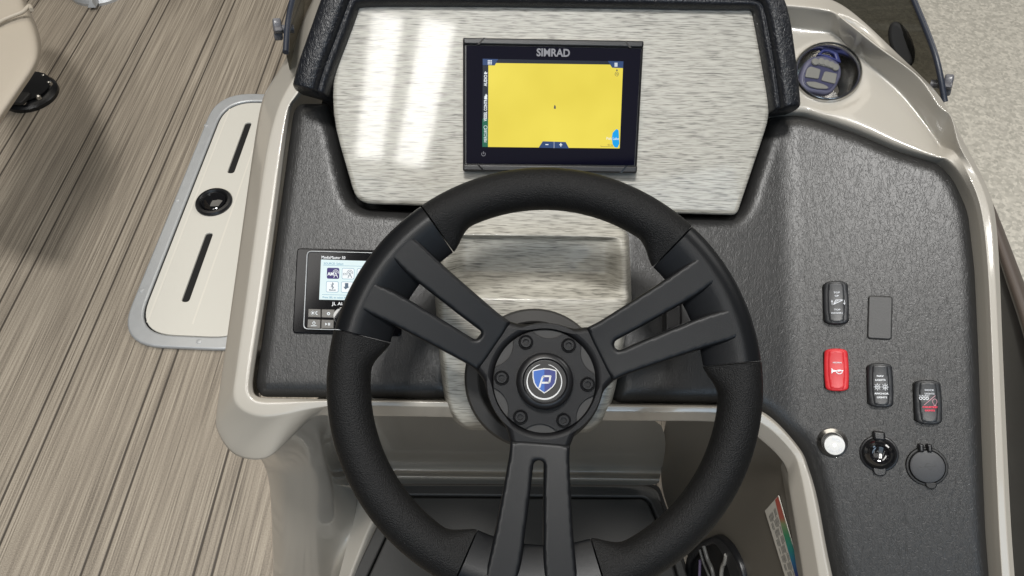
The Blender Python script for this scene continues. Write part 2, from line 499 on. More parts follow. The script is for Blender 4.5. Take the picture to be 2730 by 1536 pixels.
def screen_glass(name):
    m, nt, b = new_mat(name)
    out = nt.nodes["Material Output"]
    t = N(nt, 'ShaderNodeBsdfTransparent'); t.inputs['Color'].default_value = (.16, .155, .13, 1)
    b.inputs['Base Color'].default_value = (.05, .05, .045, 1); b.inputs['Roughness'].default_value = .08
    mx = N(nt, 'ShaderNodeMixShader'); mx.inputs[0].default_value = .45
    nt.links.new(t.outputs[0], mx.inputs[1]); nt.links.new(b.outputs[0], mx.inputs[2]); nt.links.new(mx.outputs[0], out.inputs['Surface'])
    return m

M_LEATHER = leather_mat("charcoal_vinyl", (.021, .0205, .020), rough=.36)
M_HOOD = leather_mat("black_vinyl", (.008, .009, .012), scale=360, bump=.9, rough=.38, dist=.0006)
M_SEAT = simple("beige_vinyl", (.43, .38, .31), .5, bump=.15, bscale=900)
M_FILM = film_mat("wood_film")
M_FILMSATIN = film_mat("wood_film_satin", .15)
M_GEL = simple("taupe_gelcoat", (.405, .378, .330), .35, coat=.8, coat_r=.07)
M_GRIP = simple("black_grip", (.006, .006, .0062), .50, bump=.9, bscale=900, spec=.2)
M_COVER = simple("satin_black", (.006, .0065, .0075), .36, bump=.12, bscale=1600, spec=.2)
M_HUB = simple("hub_black", (.007, .007, .0078), .44, bump=.25, bscale=1500, spec=.2)
M_HUBLITE = simple("hub_grey", (.020, .019, .018), .6, bump=.2, bscale=1500)
M_PLASTIC = simple("black_plastic", (.009, .009, .010), .35, bump=.1, bscale=1500)
M_MATTE = simple("matte_black", (.008, .008, .008), .55, bump=.2, bscale=1200)
M_GLOSS = simple("gloss_black", (.006, .006, .007), .08, coat=1.0, coat_r=.03)
M_FACE = simple("gloss_face", (.003, .003, .004), .10, spec=.15)
M_GLASS = simple("display_glass", (.002, .002, .008), .05, spec=.12)
M_MAT = simple("rubber_mat", (.030, .029, .027), .55, bump=.2, bscale=700)
M_STEEL = simple("steel", (.55, .54, .52), .22, metal=1.0, vary=.05)
M_ALU = simple("satin_aluminium", (.50, .515, .525), .42, metal=.45, bump=.05, bscale=900, vary=.05)
M_LID = simple("beige_lid", (.63, .61, .55), .42, bump=.15, bscale=700, vary=.06)
M_DARK = simple("dark_void", (.004, .004, .004), .8)
M_WELLSHADE = simple("well_shade", (.26, .235, .195), .36, coat=.4, coat_r=.1)  # back wall of the well: shade under the overhang put into the colour
M_SIDESHADE = simple("well_side_shade", (.15, .135, .11), .45, bump=.1, bscale=900)  # right wall of the well: deeper overhang shade put into the colour
M_RED = simple("red_plastic", (.55, .022, .028), .42, bump=.1, bscale=1600)
M_ROCKER = simple("rocker_black", (.020, .021, .023), .40, bump=.1, bscale=1600)
M_BLANK = simple("blank_grey", (.048, .047, .046), .5, bump=.2, bscale=1400)
M_PRINT = simple("white_print", (.85, .87, .90), .5)
M_INK = simple("ink", (.13, .125, .12), .6)
M_GREYPRINT = simple("grey_print", (.62, .64, .68), .5)
M_REDLIT = emit("lit_red", (1.0, .06, .12), 1.3)
M_PINKLIT = emit("lit_pink", (1.0, .55, .62), .8)
M_DECK = deck_mat("woven_deck_vinyl")
M_SPECK = speckle_mat("speckled_floor")
M_SCREEN = screen_glass("smoked_acrylic")
M_NAVY = simple("navy_edge", (.018, .023, .036), .4)
M_BROWN = simple("brown_vinyl", (.085, .066, .055), .5, bump=.4, bscale=700)
M_BLACKWALL = simple("black_wall_vinyl", (.020, .022, .028), .45, bump=.3, bscale=500)
M_FOB = simple("fob_grey_blue", (.085, .085, .13), .45, bump=.15, bscale=1500)
M_FOBBLUE = simple("fob_blue", (.024, .030, .12), .45)
M_FOBINLAY = simple("fob_inlay", (.034, .035, .075), .45)
M_FOBKEY = simple("fob_key", (.16, .157, .142), .6, bump=.1, bscale=1500)
M_CLEAR = simple("grey_clear", (.10, .10, .11), .3)
M_WHITEPAPER = simple("paper", (.66, .63, .56), .6)

# ------------------------------------------------------------------ reference planes of the console
LE = frame_at(1365, 560, .825, 61.0, 1.2)           # vinyl dash plane
XB = LE.hit(2110, 700)[0]
BEND = 0.34
def zbend(x, y=None):
    """the right-hand pod folds up towards the driver"""
    w = 0.012
    t = np.clip((np.asarray(x) - (XB - w)) / (2 * w), 0, 1)
    return np.where(np.asarray(x) > XB + w, BEND * (np.asarray(x) - XB), BEND * w * t * t)
def hitL(px, py, off=0.0):
    h = 0.0
    for _ in range(25):
        x, y = LE.hit(px, py, h + off); h = float(zbend(x))
    return x, y, h
def dl(px, py, off=0.0):
    x, y, h = hitL(px, py, off); return (LE.w(x, y, h + off) - CAM).dot(FW)
def G(px, py, off=0.0):
    """point of the vinyl surface (raised by off) seen at a pixel of the photograph"""
    x, y, h = hitL(px, py, off); return LE.w(x, y, h + off)
ang = math.atan(BEND)
def pod_frame(px, py, roll=1.2):
    x, y, h = hitL(px, py)
    n = (LE.n * math.cos(ang) - LE.x * math.sin(ang))
    xx = RT * math.cos(R(roll)) - UP * math.sin(R(roll))
    return Frame(LE.w(x, y, h), xx, n)

# ------------------------------------------------------------------ the setting: deck and showroom floor
YAW = -2.9
def ground(name, z, x0, x1, y0, y1, mat, thick=0.03):
    bm = bmesh.new()
    bmesh.ops.create_cube(bm, size=1)
    for v in bm.verts:
        v.co = ((x0 + x1) / 2 + v.co.x * (x1 - x0), (y0 + y1) / 2 + v.co.y * (y1 - y0), z - thick / 2 + v.co.z * thick)
    me = bpy.data.meshes.new(name); bm.to_mesh(me); bm.free()
    o = link(name, me, mat); o.rotation_euler = (0, 0, R(YAW)); o['kind'] = 'structure'
    return o
ground("deck", 0.0, -3.2, 0.62, -2.0, 4.2, M_DECK)
ground("showroom_floor", -0.62, -12, 12, -12, 14, M_SPECK)

# ------------------------------------------------------------------ console
CB = Vector((0.0, 0.62, 0.0))
console = thing("helm_console", "taupe boat helm console with charcoal vinyl dash and grey wood grain panel", "console", loc=CB)
def cpart(name, me, mat): return link(name, me, mat, console)
def to_console(me, fr):
    """mesh in frame coordinates, kept there: returns object with the frame's matrix relative to the console"""
    return Matrix.Translation(-CB) @ fr.m
def fpart(name, me, mat, fr):
    o = link(name, me, mat, console); o.matrix_local = to_console(me, fr); return o

# -- left rim, bottom lip and right pod lip: one moulded edge
P = [  # outer, crease, inner
 ((850,-40),(885,-40),(920,-40)), ((800,60),(835,90),(880,90)), ((762,147),(800,180),(835,200)), ((716,224),(762,245),(796,262)),
 ((694,269),(738,300),(776,290)), ((674,384),(712,400),(760,400)), ((649,562),(687,570),(738,570)),
 ((618,784),(657,790),(709,790)), ((588,1000),(630,985),(678,985)), ((573,1111),(622,1060),(675,1038)),
 ((575,1148),(648,1095),(684,1055)), ((601,1196),(690,1110),(702,1060)), ((640,1224),(730,1110),(732,1061)),
 ((708,1226),(770,1102),(776,1062)), ((767,1178),(812,1093),(820,1063)), ((834,1115),(862,1085),(870,1064)),
 ((900,1110),(920,1082),(920,1065)), ((1180,1114),(1180,1085),(1180,1068)), ((1640,1124),(1640,1099),(1640,1078)),
 ((1935,1128),(1935,1102),(1935,1082)), ((2026,1173),(2034,1130),(2040,1100)), ((2093,1241),(2109,1200),(2130,1192)),
 ((2104,1305),(2131,1248),(2156,1248)), ((2122,1412),(2150,1340),(2180,1330)), ((2136,1500),(2173,1470),(2205,1468)),
 ((2150,1600),(2192,1590),(2232,1590))]
rowK, rowO, rowM, rowH, rowI, rowJ = [], [], [], [], [], []
for k, (o, m_, i) in enumerate(P):
    left = k <= 12; lip = k >= 13
    ob = -.040 if left else (-.014 if k > 15 else -.022)
    rowO.append(G(*o, ob)); rowM.append(G(*m_, .007))
    h = (m_[0] * .25 + i[0] * .75, m_[1] * .25 + i[1] * .75)
    rowH.append(G(*h, .008)); rowI.append(G(*i, .001)); rowJ.append(G(*i, -.02))
    if left: rowK.append(rowO[-1] + (Vector((.035, .03, -.16)) if k < 8 else Vector((.03, .05, -.03))))
    else: rowK.append(rowO[-1] + Vector((.0, .03, -.01)))
def mixrow(a, b, t): return [p * (1 - t) + q * t for p, q in zip(a, b)]
rows = [rowK, mixrow(rowK, rowO, .9), rowO, mixrow(rowO, rowM, .12), mixrow(rowO, rowM, .93), rowM, mixrow(rowM, rowH, .06), mixrow(rowM, rowH, .90), rowH, mixrow(rowH, rowI, .2), mixrow(rowH, rowI, .9), rowI, rowJ]
cpart("moulded_lip", loft_mesh("moulded_lip", rows, CB, sub=1, along=3), M_GEL)

# -- right shoulder: outer ridge, sloping wall, flat with the cup well, then the right rim
S_ = [(2030,-60),(2200,-12),(2287,39),(2400,146),(2493,238),(2531,296),(2562,362),(2588,408),(2635,502),(2655,572),(2666,713),(2674,917),(2686,1184),(2698,1419),(2712,1600)]
U_ = [(2030,10),(2195,24),(2245,50),(2340,124),(2448,202),(2502,280),(2536,306),(2557,388),(2605,470),(2640,572),(2652,713),(2662,917),(2673,1184),(2685,1419),(2699,1600)]
L_ = [(2030,62),(2190,84),(2228,95),(2300,158),(2400,246),(2482,352),(2508,390),(2545,404),(2580,462),(2616,557),(2634,713),(2644,917),(2654,1184),(2664,1419),(2676,1600)]
I_ = [(2030,300),(2140,297),(2190,309),(2300,346),(2400,389),(2480,414),(2508,421),(2527,427),(2562,468),(2602,557),(2621,713),(2631,917),(2641,1184),(2651,1419),(2664,1600)]
def shoulder_off(row, k):
    # how far the flat of the shoulder sits behind the vinyl plane, by position along it
    f = 1.0 if k <= 6 else (.35 if k == 7 else 0.0)
    base = {'S': -.010, 'U': .015, 'L': -.020, 'I': .002}[row]
    low = {'S': -.004, 'U': .007, 'L': .008, 'I': .001}[row]
    return base * f + low * (1 - f)
rS = [G(*p, shoulder_off('S', k)) for k, p in enumerate(S_)]
rU = [G(*p, shoulder_off('U', k)) for k, p in enumerate(U_)]
rL = [G(*p, shoulder_off('L', k)) for k, p in enumerate(L_)]
rI = [G(*p, shoulder_off('I', k)) for k, p in enumerate(I_)]
rK = [p + Vector((-.02, .0, -.22)) for p in rS]
rJ = [p - LE.n * .02 for p in rI]
rows = [rK, mixrow(rK, rS, .94), rS, mixrow(rS, rU, .15), mixrow(rS, rU, .85), rU, mixrow(rU, rL, .15), mixrow(rU, rL, .85), rL, mixrow(rL, rI, .12), mixrow(rL, rI, .5), mixrow(rL, rI, .88), rI, rJ]
sh = loft_mesh("moulded_shoulder", rows, CB, sub=2, along=3)
# cup well opening
cup_c = G(2206, 193, -.012) - CB
near = [v.co.copy() for v in sh.vertices if (v.co - cup_c).length < .055 and (v.co - cup_c).dot(LE.n) < .012]
A_m = np.array([tuple(v) for v in near]); cen = A_m.mean(0)
nn = Vector(np.linalg.svd(A_m - cen)[2][2])
if nn.z < 0: nn = -nn
nn = (nn * 5 + Vector((0.0, -math.cos(R(74)), math.sin(R(74))))).normalized()
rr_ = ray(2206, 193); o_c = Vector(cen) + CB
CUP = Frame(CAM + rr_ * ((o_c - CAM).dot(nn) / rr_.dot(nn)), RT * math.cos(R(4)) - UP * math.sin(R(4)), nn)
cup_r = abs(CUP.hit(2298, 205)[0])
bm = bmesh.new(); bm.from_mesh(sh)
inv = CUP.m.inverted() @ Matrix.Translation(CB); fwd = inv.inverted()
def at_cup(co, k):
    q = inv @ co; return q.to_2d().length < cup_r * k and abs(q.z) < .018
bmesh.ops.subdivide_edges(bm, edges=[e for e in bm.edges if at_cup(e.verts[0].co, 1.3) and at_cup(e.verts[1].co, 1.4)], cuts=2, use_grid_fill=True)
for v in bm.verts:
    q = inv @ v.co; k = q.to_2d().length / cup_r
    if k < 1.5 and abs(q.z) < .03:
        f = 1 - ss(1.06, 1.5, k) if True else 0
        q.z *= (1 - f); v.co = fwd @ q
dead = [v for v in bm.verts if (inv @ v.co).to_2d().length < cup_r * .95 and abs((inv @ v.co).z) < .006]
bmesh.ops.delete(bm, geom=dead, context='VERTS'); bm.to_mesh(sh); bm.free(); smooth(sh, 180)
cpart("moulded_shoulder", sh, M_GEL)

# -- vinyl pads
left_px = [(790,266),(866,266),(888,335),(925,500),(944,536),(975,550),(1205,566),(1205,1064),(690,1059),(676,1042),(672,1020),(690,900),(709,760),(737,560),(760,390),(774,290)]
right_px = [(1640,567),(1960,572),(1985,540),(2060,300),(2140,299),(2190,311),(2250,333),(2300,349),(2400,393),(2480,418),(2516,428),(2558,470),(2598,560),(2616,713),(2626,917),(2636,1184),(2646,1419),(2660,1600),(2236,1600),(2208,1467),(2182,1330),(2160,1252),(2148,1212),(2128,1184),(2042,1103),(2010,1088),(1960,1078),(1640,1075)]
def local_pts(px): return [hitL(*p)[:2] for p in px]
fpart("vinyl_pad", pad_mesh("vinyl_pad", rounded(local_pts(left_px), [.012,.002,.01,.01,.01,.02,0,0,.012,.004,.006,.01,.01,.01,.01,.01], 4), .0040, .016, .012), M_LEATHER, LE)
fpart("vinyl_pad", pad_mesh("vinyl_pad", rounded(local_pts(right_px), .01, 4), .0030, .017, .013, zf=zbend), M_LEATHER, LE)

# backing so nothing shows through the seams
fpart("dash_backing", plate_mesh("dash_backing", [local_pts([(900,-60),(2100,-60),(2200,100),(2200,1000),(2120,1100),(760,1030),(800,300)])], -.09, .03), M_DARK, LE)

# -- wood grain panel
PN = frame_at(1400, 560, .812, 48.5, 1.2)
pan_px = [(955,-70),(2010,-70),(2040,150),(2058,300),(1966,572),(948,542),(866,265)]
pan_px = [(955,-70),(1990,-70),(2060,296),(1967,574),(950,543),(867,258)]
fpart("dash_panel", plate_mesh("dash_panel", [rounded(PN.loc(pan_px), [0, 0, .02, .006, .016, .05], 6)], -.02, .02, .005, 3), M_FILM, PN)
fpart("panel_backing", plate_mesh("panel_backing", [PN.loc([(965,-60),(1985,-60),(2045,296),(1957,566),(958,536),(875,258)])], -.075, .054), M_DARK, PN)

# -- instrument column under the panel with its tray
cols = [0, .012, .03, .05, .08, .11, .14, .18, .25, .5, .75, .84, .87, .90, .93, .965, .985, 1]
prof = [  # py, left px, right px, lip depth, tray depth
 (535, 1195, 1640, .812, .812), (590, 1180, 1662, .806, .806), (620, 1170, 1680, .796, .796), (629, 1168, 1681, .7925, .793), (632, 1168, 1681, .7915, .7955), (635, 1167, 1682, .790, .801),
 (645, 1167, 1682, .789, .803), (700, 1163, 1684, .781, .807), (720, 1162, 1685, .779, .8085), (727, 1161, 1685, .778, .8085), (733, 1161, 1685, .777, .806), (774, 1159, 1686, .7725, .7850), (786, 1158, 1686, .7685, .7725),
 (794, 1158, 1686, .7652, .7655), (806, 1159, 1684, .7655, .7655), (900, 1164, 1668, .7705, .7705), (1000, 1172, 1652, .776, .776), (1060, 1179, 1638, .7795, .7795),
 (1100, 1192, 1622, .782, .782), (1128, 1212, 1602, .786, .786), (1144, 1235, 1578, .795, .795), (1150, 1250, 1565, .815, .815)]
rows = []
for (py, l, r, dlip, dtray) in prof:
    row = []
    for t in cols:
        px = l + (r - l) * t
        yy = py + 8 * (t - .5)
        e = min(t, 1 - t)
        if e == 0: d = dlip + .06
        elif e < .014: d = dlip + .012
        elif e < .02: d = dlip + .008
        else: d = dlip
        f = min(1, max(0, (t - .055) / .085)) * min(1, max(0, (.95 - t) / .08)); f = f * f * (3 - 2 * f)
        if e >= .03: d = dlip * (1 - f) + dtray * f
        row.append(D(px, yy, d))
    rows.append(row)
CF = frame_at(1420, 900, .7705, 45, 1.2)
cim = CF.m.inverted()
fpart("instrument_column", loft_mesh("instrument_column", [[cim @ p for p in r] for r in rows], Vector((0, 0, 0)), sub=2, cam=cim @ CAM), M_FILMSATIN, CF)

# -- steering bezel on the column
BZ = frame_at(1424, 1008, .742, 61, 0)
kb = .742 / FPX
prof = [(.0, .0), (130*kb, .0), (138*kb, .004), (146*kb, .012), (150*kb, .013), (178*kb, .010), (184*kb, .006), (186*kb, 0), (186*kb, -.04)]
fpart("steering_bezel", lathe_mesh("steering_bezel", prof, 80), M_HUBLITE, BZ)

# -- padded hood round the panel
def hood_part():
    # centre line in photo pixels with height over the panel plane, width in metres
    path = [(822, 236), (836, 180), (872, 88), (905, -8), (920, -30), (960, -44), (1400, -38), (1800, -32), (2020, -28), (2058, -8), (2078, 110), (2094, 220), (2101, 284)]
    wid = [.0185, .0185, .0190, .0195, .0195, .0190, .018, .018, .0185, .0175, .0165, .0155, .0150]
    prof = [(-1, -.035), (-1, .004), (-.93, .013), (-.68, .020), (.15, .022), (.40, .019), (.50, .012), (.58, .014), (.80, .013), (.95, .006), (1.0, -.015)]
    pts = [Vector((*PN.hit(*p, .015), 0)) for p in path]
    vs_rows = []
    n = len(pts)
    for a, b in prof:
        row = []
        for i, p in enumerate(pts):
            t = (pts[min(i + 1, n - 1)] - pts[max(i - 1, 0)]).normalized()
            q = Vector((t.y, -t.x, 0))    # towards the panel side
            row.append(PN.w(*(p + q * a * wid[i]).xy, b))
        vs_rows.append(row)
    # round the two ends
    out = []
    for (a, b), row in zip(prof, vs_rows):
        c0 = vs_rows[4][0]; c1 = vs_rows[4][-1]
        t0 = (row[0] - row[1]).normalized(); t1 = (row[-1] - row[-2]).normalized()
        out.append([row[0] + t0 * .004 - PN.n * (b + .035), row[0] + t0 * .004 - PN.n * .010, row[0] - PN.n * .001] + row + [row[-1] - PN.n * .001, row[-1] + t1 * .004 - PN.n * .010, row[-1] + t1 * .004 - PN.n * (b + .035)])
    return loft_mesh("padded_hood", out, CB, sub=2)
cpart("padded_hood", hood_part(), M_HOOD)

# -- foot well: back wall, ledge, mat, pedestal legs and right wall
YB = .50; ZM = .165
def pl(pts, f): return [f(*p) for p in pts]
top = [D(760,1150,.95), D(900,1090,.95), D(1180,1095,.95), D(1640,1105,.95), D(1790,1108,.95)]
w1 = pl([(800,1235),(930,1236),(1180,1240),(1640,1244),(1765,1250)], lambda a, b: Yp(a, b, YB))
w2 = pl([(815,1256),(935,1258),(1180,1262),(1640,1266),(1760,1268)], lambda a, b: Yp(a, b, YB - .006))
w3 = pl([(820,1270),(938,1272),(1180,1275),(1640,1279),(1758,1281)], lambda a, b: Yp(a, b, YB - .03))
w4 = pl([(825,1296),(940,1290),(1180,1290),(1640,1293),(1756,1296)], lambda a, b: Zp(a, b, ZM + .005))
cpart("foot_well_wall", loft_mesh("foot_well_wall", [top, mixrow(top, w1, .9), w1, w2, w3, w4], CB, sub=2), M_WELLSHADE)
# right wall of the well
B_ = [D(1778,1108,.95), Yp(1764,1180,YB), Yp(1760,1270,YB), Zp(1770,1330,ZM), Zp(1800,1400,ZM), Zp(1840,1500,ZM), Zp(1880,1600,ZM)]
A_ = [G(1935,1116,-.03), G(2010,1150,-.03), G(2085,1215,-.03), G(2104,1285,-.03), G(2122,1390,-.03), G(2140,1490,-.03), G(2160,1600,-.03)]
cpart("foot_well_side", loft_mesh("foot_well_side", [B_, mixrow(B_, A_, .04), mixrow(B_, A_, .5), A_], CB, sub=2), M_SIDESHADE)
# left pedestal leg
Lg0 = [G(650,1180,-.035), Yp(699,1237,.43), Yp(708,1270,.43), Yp(716,1310,.42), Yp(720,1400,.41), Yp(723,1500,.395), Yp(724,1620,.38)]
Lg1 = [G(715,1175,-.025), Yp(745,1240,.405), Yp(752,1275,.40), Yp(756,1310,.395), Yp(756,1400,.385), Yp(756,1500,.37), Yp(756,1620,.355)]
Lg2 = [G(780,1112,-.018), Yp(822,1222,.405), Yp(836,1275,.40), Yp(843,1325,.395), Yp(845,1400,.385), Yp(842,1500,.37), Yp(840,1620,.355)]
Lg3 = [G(832,1078,-.018), Yp(866,1225,.42), Yp(884,1275,.415), Yp(890,1325,.41), Yp(892,1405,.40), Yp(886,1500,.385), Yp(880,1620,.37)]
Lg4 = [G(895,1068,-.018), Yp(905,1222,.50), Yp(930,1262,.50), Yp(948,1300,.49), Zp(955,1350,ZM), Zp(925,1460,ZM), Zp(890,1620,ZM)]
Lgm = [p + Vector((.03, .06, 0)) for p in Lg0]
cpart("pedestal_leg", loft_mesh("pedestal_leg", [Lgm, mixrow(Lgm, Lg0, .8), Lg0, mixrow(Lg0, Lg1, .4), Lg1, mixrow(Lg1, Lg2, .5), Lg2, mixrow(Lg2, Lg3, .6), Lg3, mixrow(Lg3, Lg4, .15), mixrow(Lg3, Lg4, .9), Lg4], CB, sub=2), M_GEL)
# sill left of the mat
s0 = [Zp(935,1270,ZM), Zp(950,1350,ZM), Zp(925,1460,ZM), Zp(880,1620,ZM)]
s1 = [Zp(1066,1285,ZM + .012), Zp(1040,1310,ZM + .012), Zp(984,1400,ZM + .012), Zp(905,1620,ZM + .012)]
s2 = [p + Vector((.005, 0, -.02)) for p in s1]
cpart("foot_well_sill", loft_mesh("foot_well_sill", [s0, mixrow(s0, s1, .2), mixrow(s0, s1, .9), s1, s2], CB, sub=1), M_GEL)
MF = Frame(Zp(1365, 1400, ZM), RT, Vector((0, 0, 1)))
mat_o = rounded(MF.loc([(1058,1290),(1722,1294),(1752,1306),(1815,1480),(1858,1620),(902,1620)]), [.01, .03, .03, .05, 0, 0], 6)
mat_i = rounded(MF.loc([(1080,1325),(1712,1330),(1728,1340),(1786,1480),(1825,1620),(945,1620)]), [.008, .02, .02, .03, 0, 0], 6)
mat_g = rounded(MF.loc([(1078,1321),(1716,1326),(1733,1338),(1792,1480),(1831,1620),(940,1620)]), [.008, .02, .02, .03, 0, 0], 6)
fpart("mat_border", plate_mesh("mat_border", [mat_o, mat_g], -.012, .014, .003), M_MAT, MF)
fpart("foot_mat", plate_mesh("foot_mat", [mat_i], -.012, .013, .003), M_MAT, MF)
fpart("mat_tray", plate_mesh("mat_tray", [rounded(MF.loc([(1040,1280),(1760,1284),(1800,1400),(1880,1640),(880,1640)]), .01)], -.024, .01), M_DARK, MF)

# ------------------------------------------------------------------ steering wheel
WD = .665
WH = frame_at(1452, 1016, WD, 60, 4.3)
s = WD / FPX
wheel = thing("steering_wheel", "black three spoke steering wheel with twin arm spokes and shield badge hub", "steering wheel", WH.m)
RC, RTUBE = 522.0, 58.0
SP = [150, 30, 270]
def adiff(a, b): return abs((a - b + 180) % 360 - 180)
def rim_section(th, inset=0.0):
    dmin = min(adiff(th, c) for c in SP)
    k = .70 * (1 - ss(19.5, 31, dmin))
    pts = []
    for j in range(28):
        ph = 2 * math.pi * j / 28
        c, sn = math.cos(ph), math.sin(ph)
        a = (RTUBE - inset) * c
        z = (RTUBE * .93 - inset) * sn
        if c < 0:
            a *= (1 + k)
            if sn > 0: z = z * (1 - .80 * k * (-c))
            else: z = z * (1 - .1 * k * (-c))
        pts.append((RC + a, z))
    return pts
def rim_piece(name, a0, a1, mat, inset=0.0):
    n = max(8, int((a1 - a0) / 1.5)); vs = []; fs = []; m = 28
    ends = [a0, a0 + .15] + [a0 + .15 + (a1 - a0 - .3) * k / n for k in range(1, n)] + [a1 - .15, a1]
    for q, th in enumerate(ends):
        e = 2.2 if q in (0, len(ends) - 1) else 0
        for r, z in rim_section(th, inset + e):
            t = R(th); vs.append((r * s * math.cos(t), r * s * math.sin(t), z * s))
    L = len(ends)
    for i in range(L - 1):
        for j in range(m):
            j2 = (j + 1) % m
            fs.append((i * m + j, (i + 1) * m + j, (i + 1) * m + j2, i * m + j2))
    fs.append(tuple(range(m))); fs.append(tuple((L - 1) * m + j for j in range(m))[::-1])
    me = mesh(name, vs, fs, 50)
    bm = bmesh.new(); bm.from_mesh(me); bmesh.ops.recalc_face_normals(bm, faces=bm.faces); bm.to_mesh(me); bm.free()
    return link(name, smooth(me, 50), mat, wheel)
HALF = 20.3
for c in SP:
    rim_piece("rim_cover", c - HALF, c + HALF, M_COVER, 0.8)
for a, b in ((30, 150), (150, 270), (270, 390)):
    rim_piece("grip", a + HALF + .25, b - HALF - .25, M_GRIP)
# spokes: twin arms joined at the hub
def tilt_mesh(me, f):
    for v in me.vertices: v.co.z += f(v.co.x, v.co.y)
    me.update()
def spoke_mesh():
    o = [(160, 0), (160, 40), (163, 79), (200, 79), (300, 90), (400, 102), (505, 119), (548, 124), (552, 84), (540, 42), (460, 28), (300, 18), (214, 14), (207, 0)]
    o2 = [(u, -v) for u, v in o[::-1]]
    poly = o + o2[1:-1]
    rr = [0, 0, 5, 30, 30, 30, 6, 4, 4, 4, 20, 20, 10, 6]
    rr = rr + rr[::-1][1:-1]
    pts = rounded([(u * s, v * s) for u, v in poly], [q * s for q in rr], 4)
    def top(x, y):
        r = np.hypot(x, y) / s
        return .0012 + .0152 * np.clip((r - 155) / (523 - 155), 0, 1) - .004 * np.clip((r - 523) / 30, 0, 1)
    return pad_mesh("spoke", pts, .0013, .0026, .0022, zf=top, sink=.018)
sm = spoke_mesh()
for c in SP:
    o = link("spoke", sm, M_COVER, wheel); o.rotation_euler = (0, 0, R(c))
# hub body with fillets running under the spokes
poly = []
for c in sorted(SP):
    for da, r in ((-60, 157), (-50, 157), (-42, 157), (-34, 162)):
        poly.append((r * math.cos(R(c + da)), r * math.sin(R(c + da))))
    for u, v in ((185, -74), (200, -68), (200, 68), (185, 74)):
        poly.append((u * math.cos(R(c)) - v * math.sin(R(c)), u * math.sin(R(c)) + v * math.cos(R(c))))
    for da, r in ((34, 162), (42, 157), (50, 157)):
        poly.append((r * math.cos(R(c + da)), r * math.sin(R(c + da))))
pts = rounded([(x * s, y * s) for x, y in poly], 14 * s, 4)
hub = plate("hub", [pts, circle(0, 0, 138 * s, 64)], -.024, .0245, M_HUB, wheel, .005, 3)
lathe("hub_disc", [(0, -.004), (137.2 * s, -.004), (137.4 * s, -.012)], M_HUBLITE, wheel, 72)
# scalloped plate
loop = []
for k in range(6):
    c = 90 + 60 * k
    for a in range(-30, 31, 2):
        th = R(c + a); lim = 136.6
        # inside a scallop circle?
        cx_, rho = 174.0, 59.5
        b = cx_ * math.cos(R(a)); disc = b * b - (cx_ * cx_ - rho * rho)
        r = lim
        if disc > 0: r = min(lim, b - math.sqrt(disc))
        loop.append((r * s * math.cos(th), r * s * math.sin(th)))
plate("hub_plate", [loop], -.0038, .0026, M_HUB, wheel, .0004, 1)
for k in range(6):
    th = R(60 * k); cx, cy = 115 * s * math.cos(th), 115 * s * math.sin(th)
    b = lathe("bolt", [(20 * s, -.0016), (20 * s, -.0002), (18.5 * s, .0002), (16.5 * s, -.0002), (16 * s, -.001), (15.5 * s, -.001), (14.5 * s, .0010), (13.5 * s, .0014), (8 * s, .0014), (7.5 * s, -.002), (0, -.002)], M_HUB, wheel, 30, cx, cy)
# centre cap
lathe("centre_cap", [(76 * s, -.002), (75 * s, .006), (72 * s, .0092), (66 * s, .0108), (60 * s, .0112), (57 * s, .0100), (55.5 * s, .0088), (0, .0088)], M_PLASTIC, wheel, 72)
EMX, EMY = -1 * s, -2 * s
lathe("badge", [(54.5 * s, .0088), (54 * s, .0094), (0, .0096)], M_GLOSS, wheel, 64, 0, 0)
rot = R(-0) + R(4.3)
def em(pts): # badge coordinates in photo pixels about the hub centre (upright), turned into wheel coordinates
    out = []
    for x, y in pts:
        x, y = x * s, y * s
        out.append((x * math.cos(rot) - y * math.sin(rot), x * math.sin(rot) + y * math.cos(rot)))
    return out
ringq = []
def ringw(a): # half width of the crescent ring, thin at the top
    t = adiff(a, 90) / 180; return .5 + 1.7 * t
n = 60
for k in range(n):
    a0 = 104 + (360 - 28) * k / n; a1 = 104 + (360 - 28) * (k + 1) / n
    q = []
    for a, sg in ((a0, 1), (a1, 1), (a1, -1), (a0, -1)):
        r = 45.5 + sg * ringw(a); q.append((r * math.cos(R(a)) - 2, r * math.sin(R(a)) - 1))
    ringq.append(em(q))
M_SILVER = simple("silver_print", (.50, .50, .50), .3, metal=.3)
M_BLUE1 = simple("blue_enamel", (.008, .085, .36), .2, coat=1)
M_BLUE2 = simple("navy_enamel", (.006, .016, .15), .2, coat=1)
flat("badge_ring", ringq, .0097, M_SILVER, wheel)
shield = [(-33, 28), (-20, 31), (-3, 34), (12, 33), (30, 28), (30, 8), (27, -6), (20, -16), (10, -24), (-2, -32), (-14, -24), (-24, -15), (-30, -4), (-33, 10)]
flat("shield_border", [em(shield)], .0098, M_SILVER, wheel)
inn = [(-30.5, 26), (-18, 28.5), (-3, 31), (-2, 31), (-2, -29), (-13, -21.5), (-22, -13), (-27.5, -3), (-30.2, 11)]
inr = [(-2, 31), (11, 30.5), (27.5, 26), (27.6, 9), (24.5, -5), (18, -14), (8.5, -21.5), (-2, -29)]
flat("shield_field", [em(inn)], .0100, M_BLUE1, wheel)
flat("shield_field", [em(inr)], .0100, M_BLUE2, wheel)
pst = stroke([(-15, -16), (-7, 10), (-4, 13), (14, 13), (11, -2), (9, -4), (-9, -4)], 4.6)
flat("badge_letter", [em(q) for q in pst], .0102, M_SILVER, wheel)
lathe("steering_shaft", [(95 * s, -.015), (90 * s, -.06), (85 * s, -.09)], M_HUB, wheel, 48)

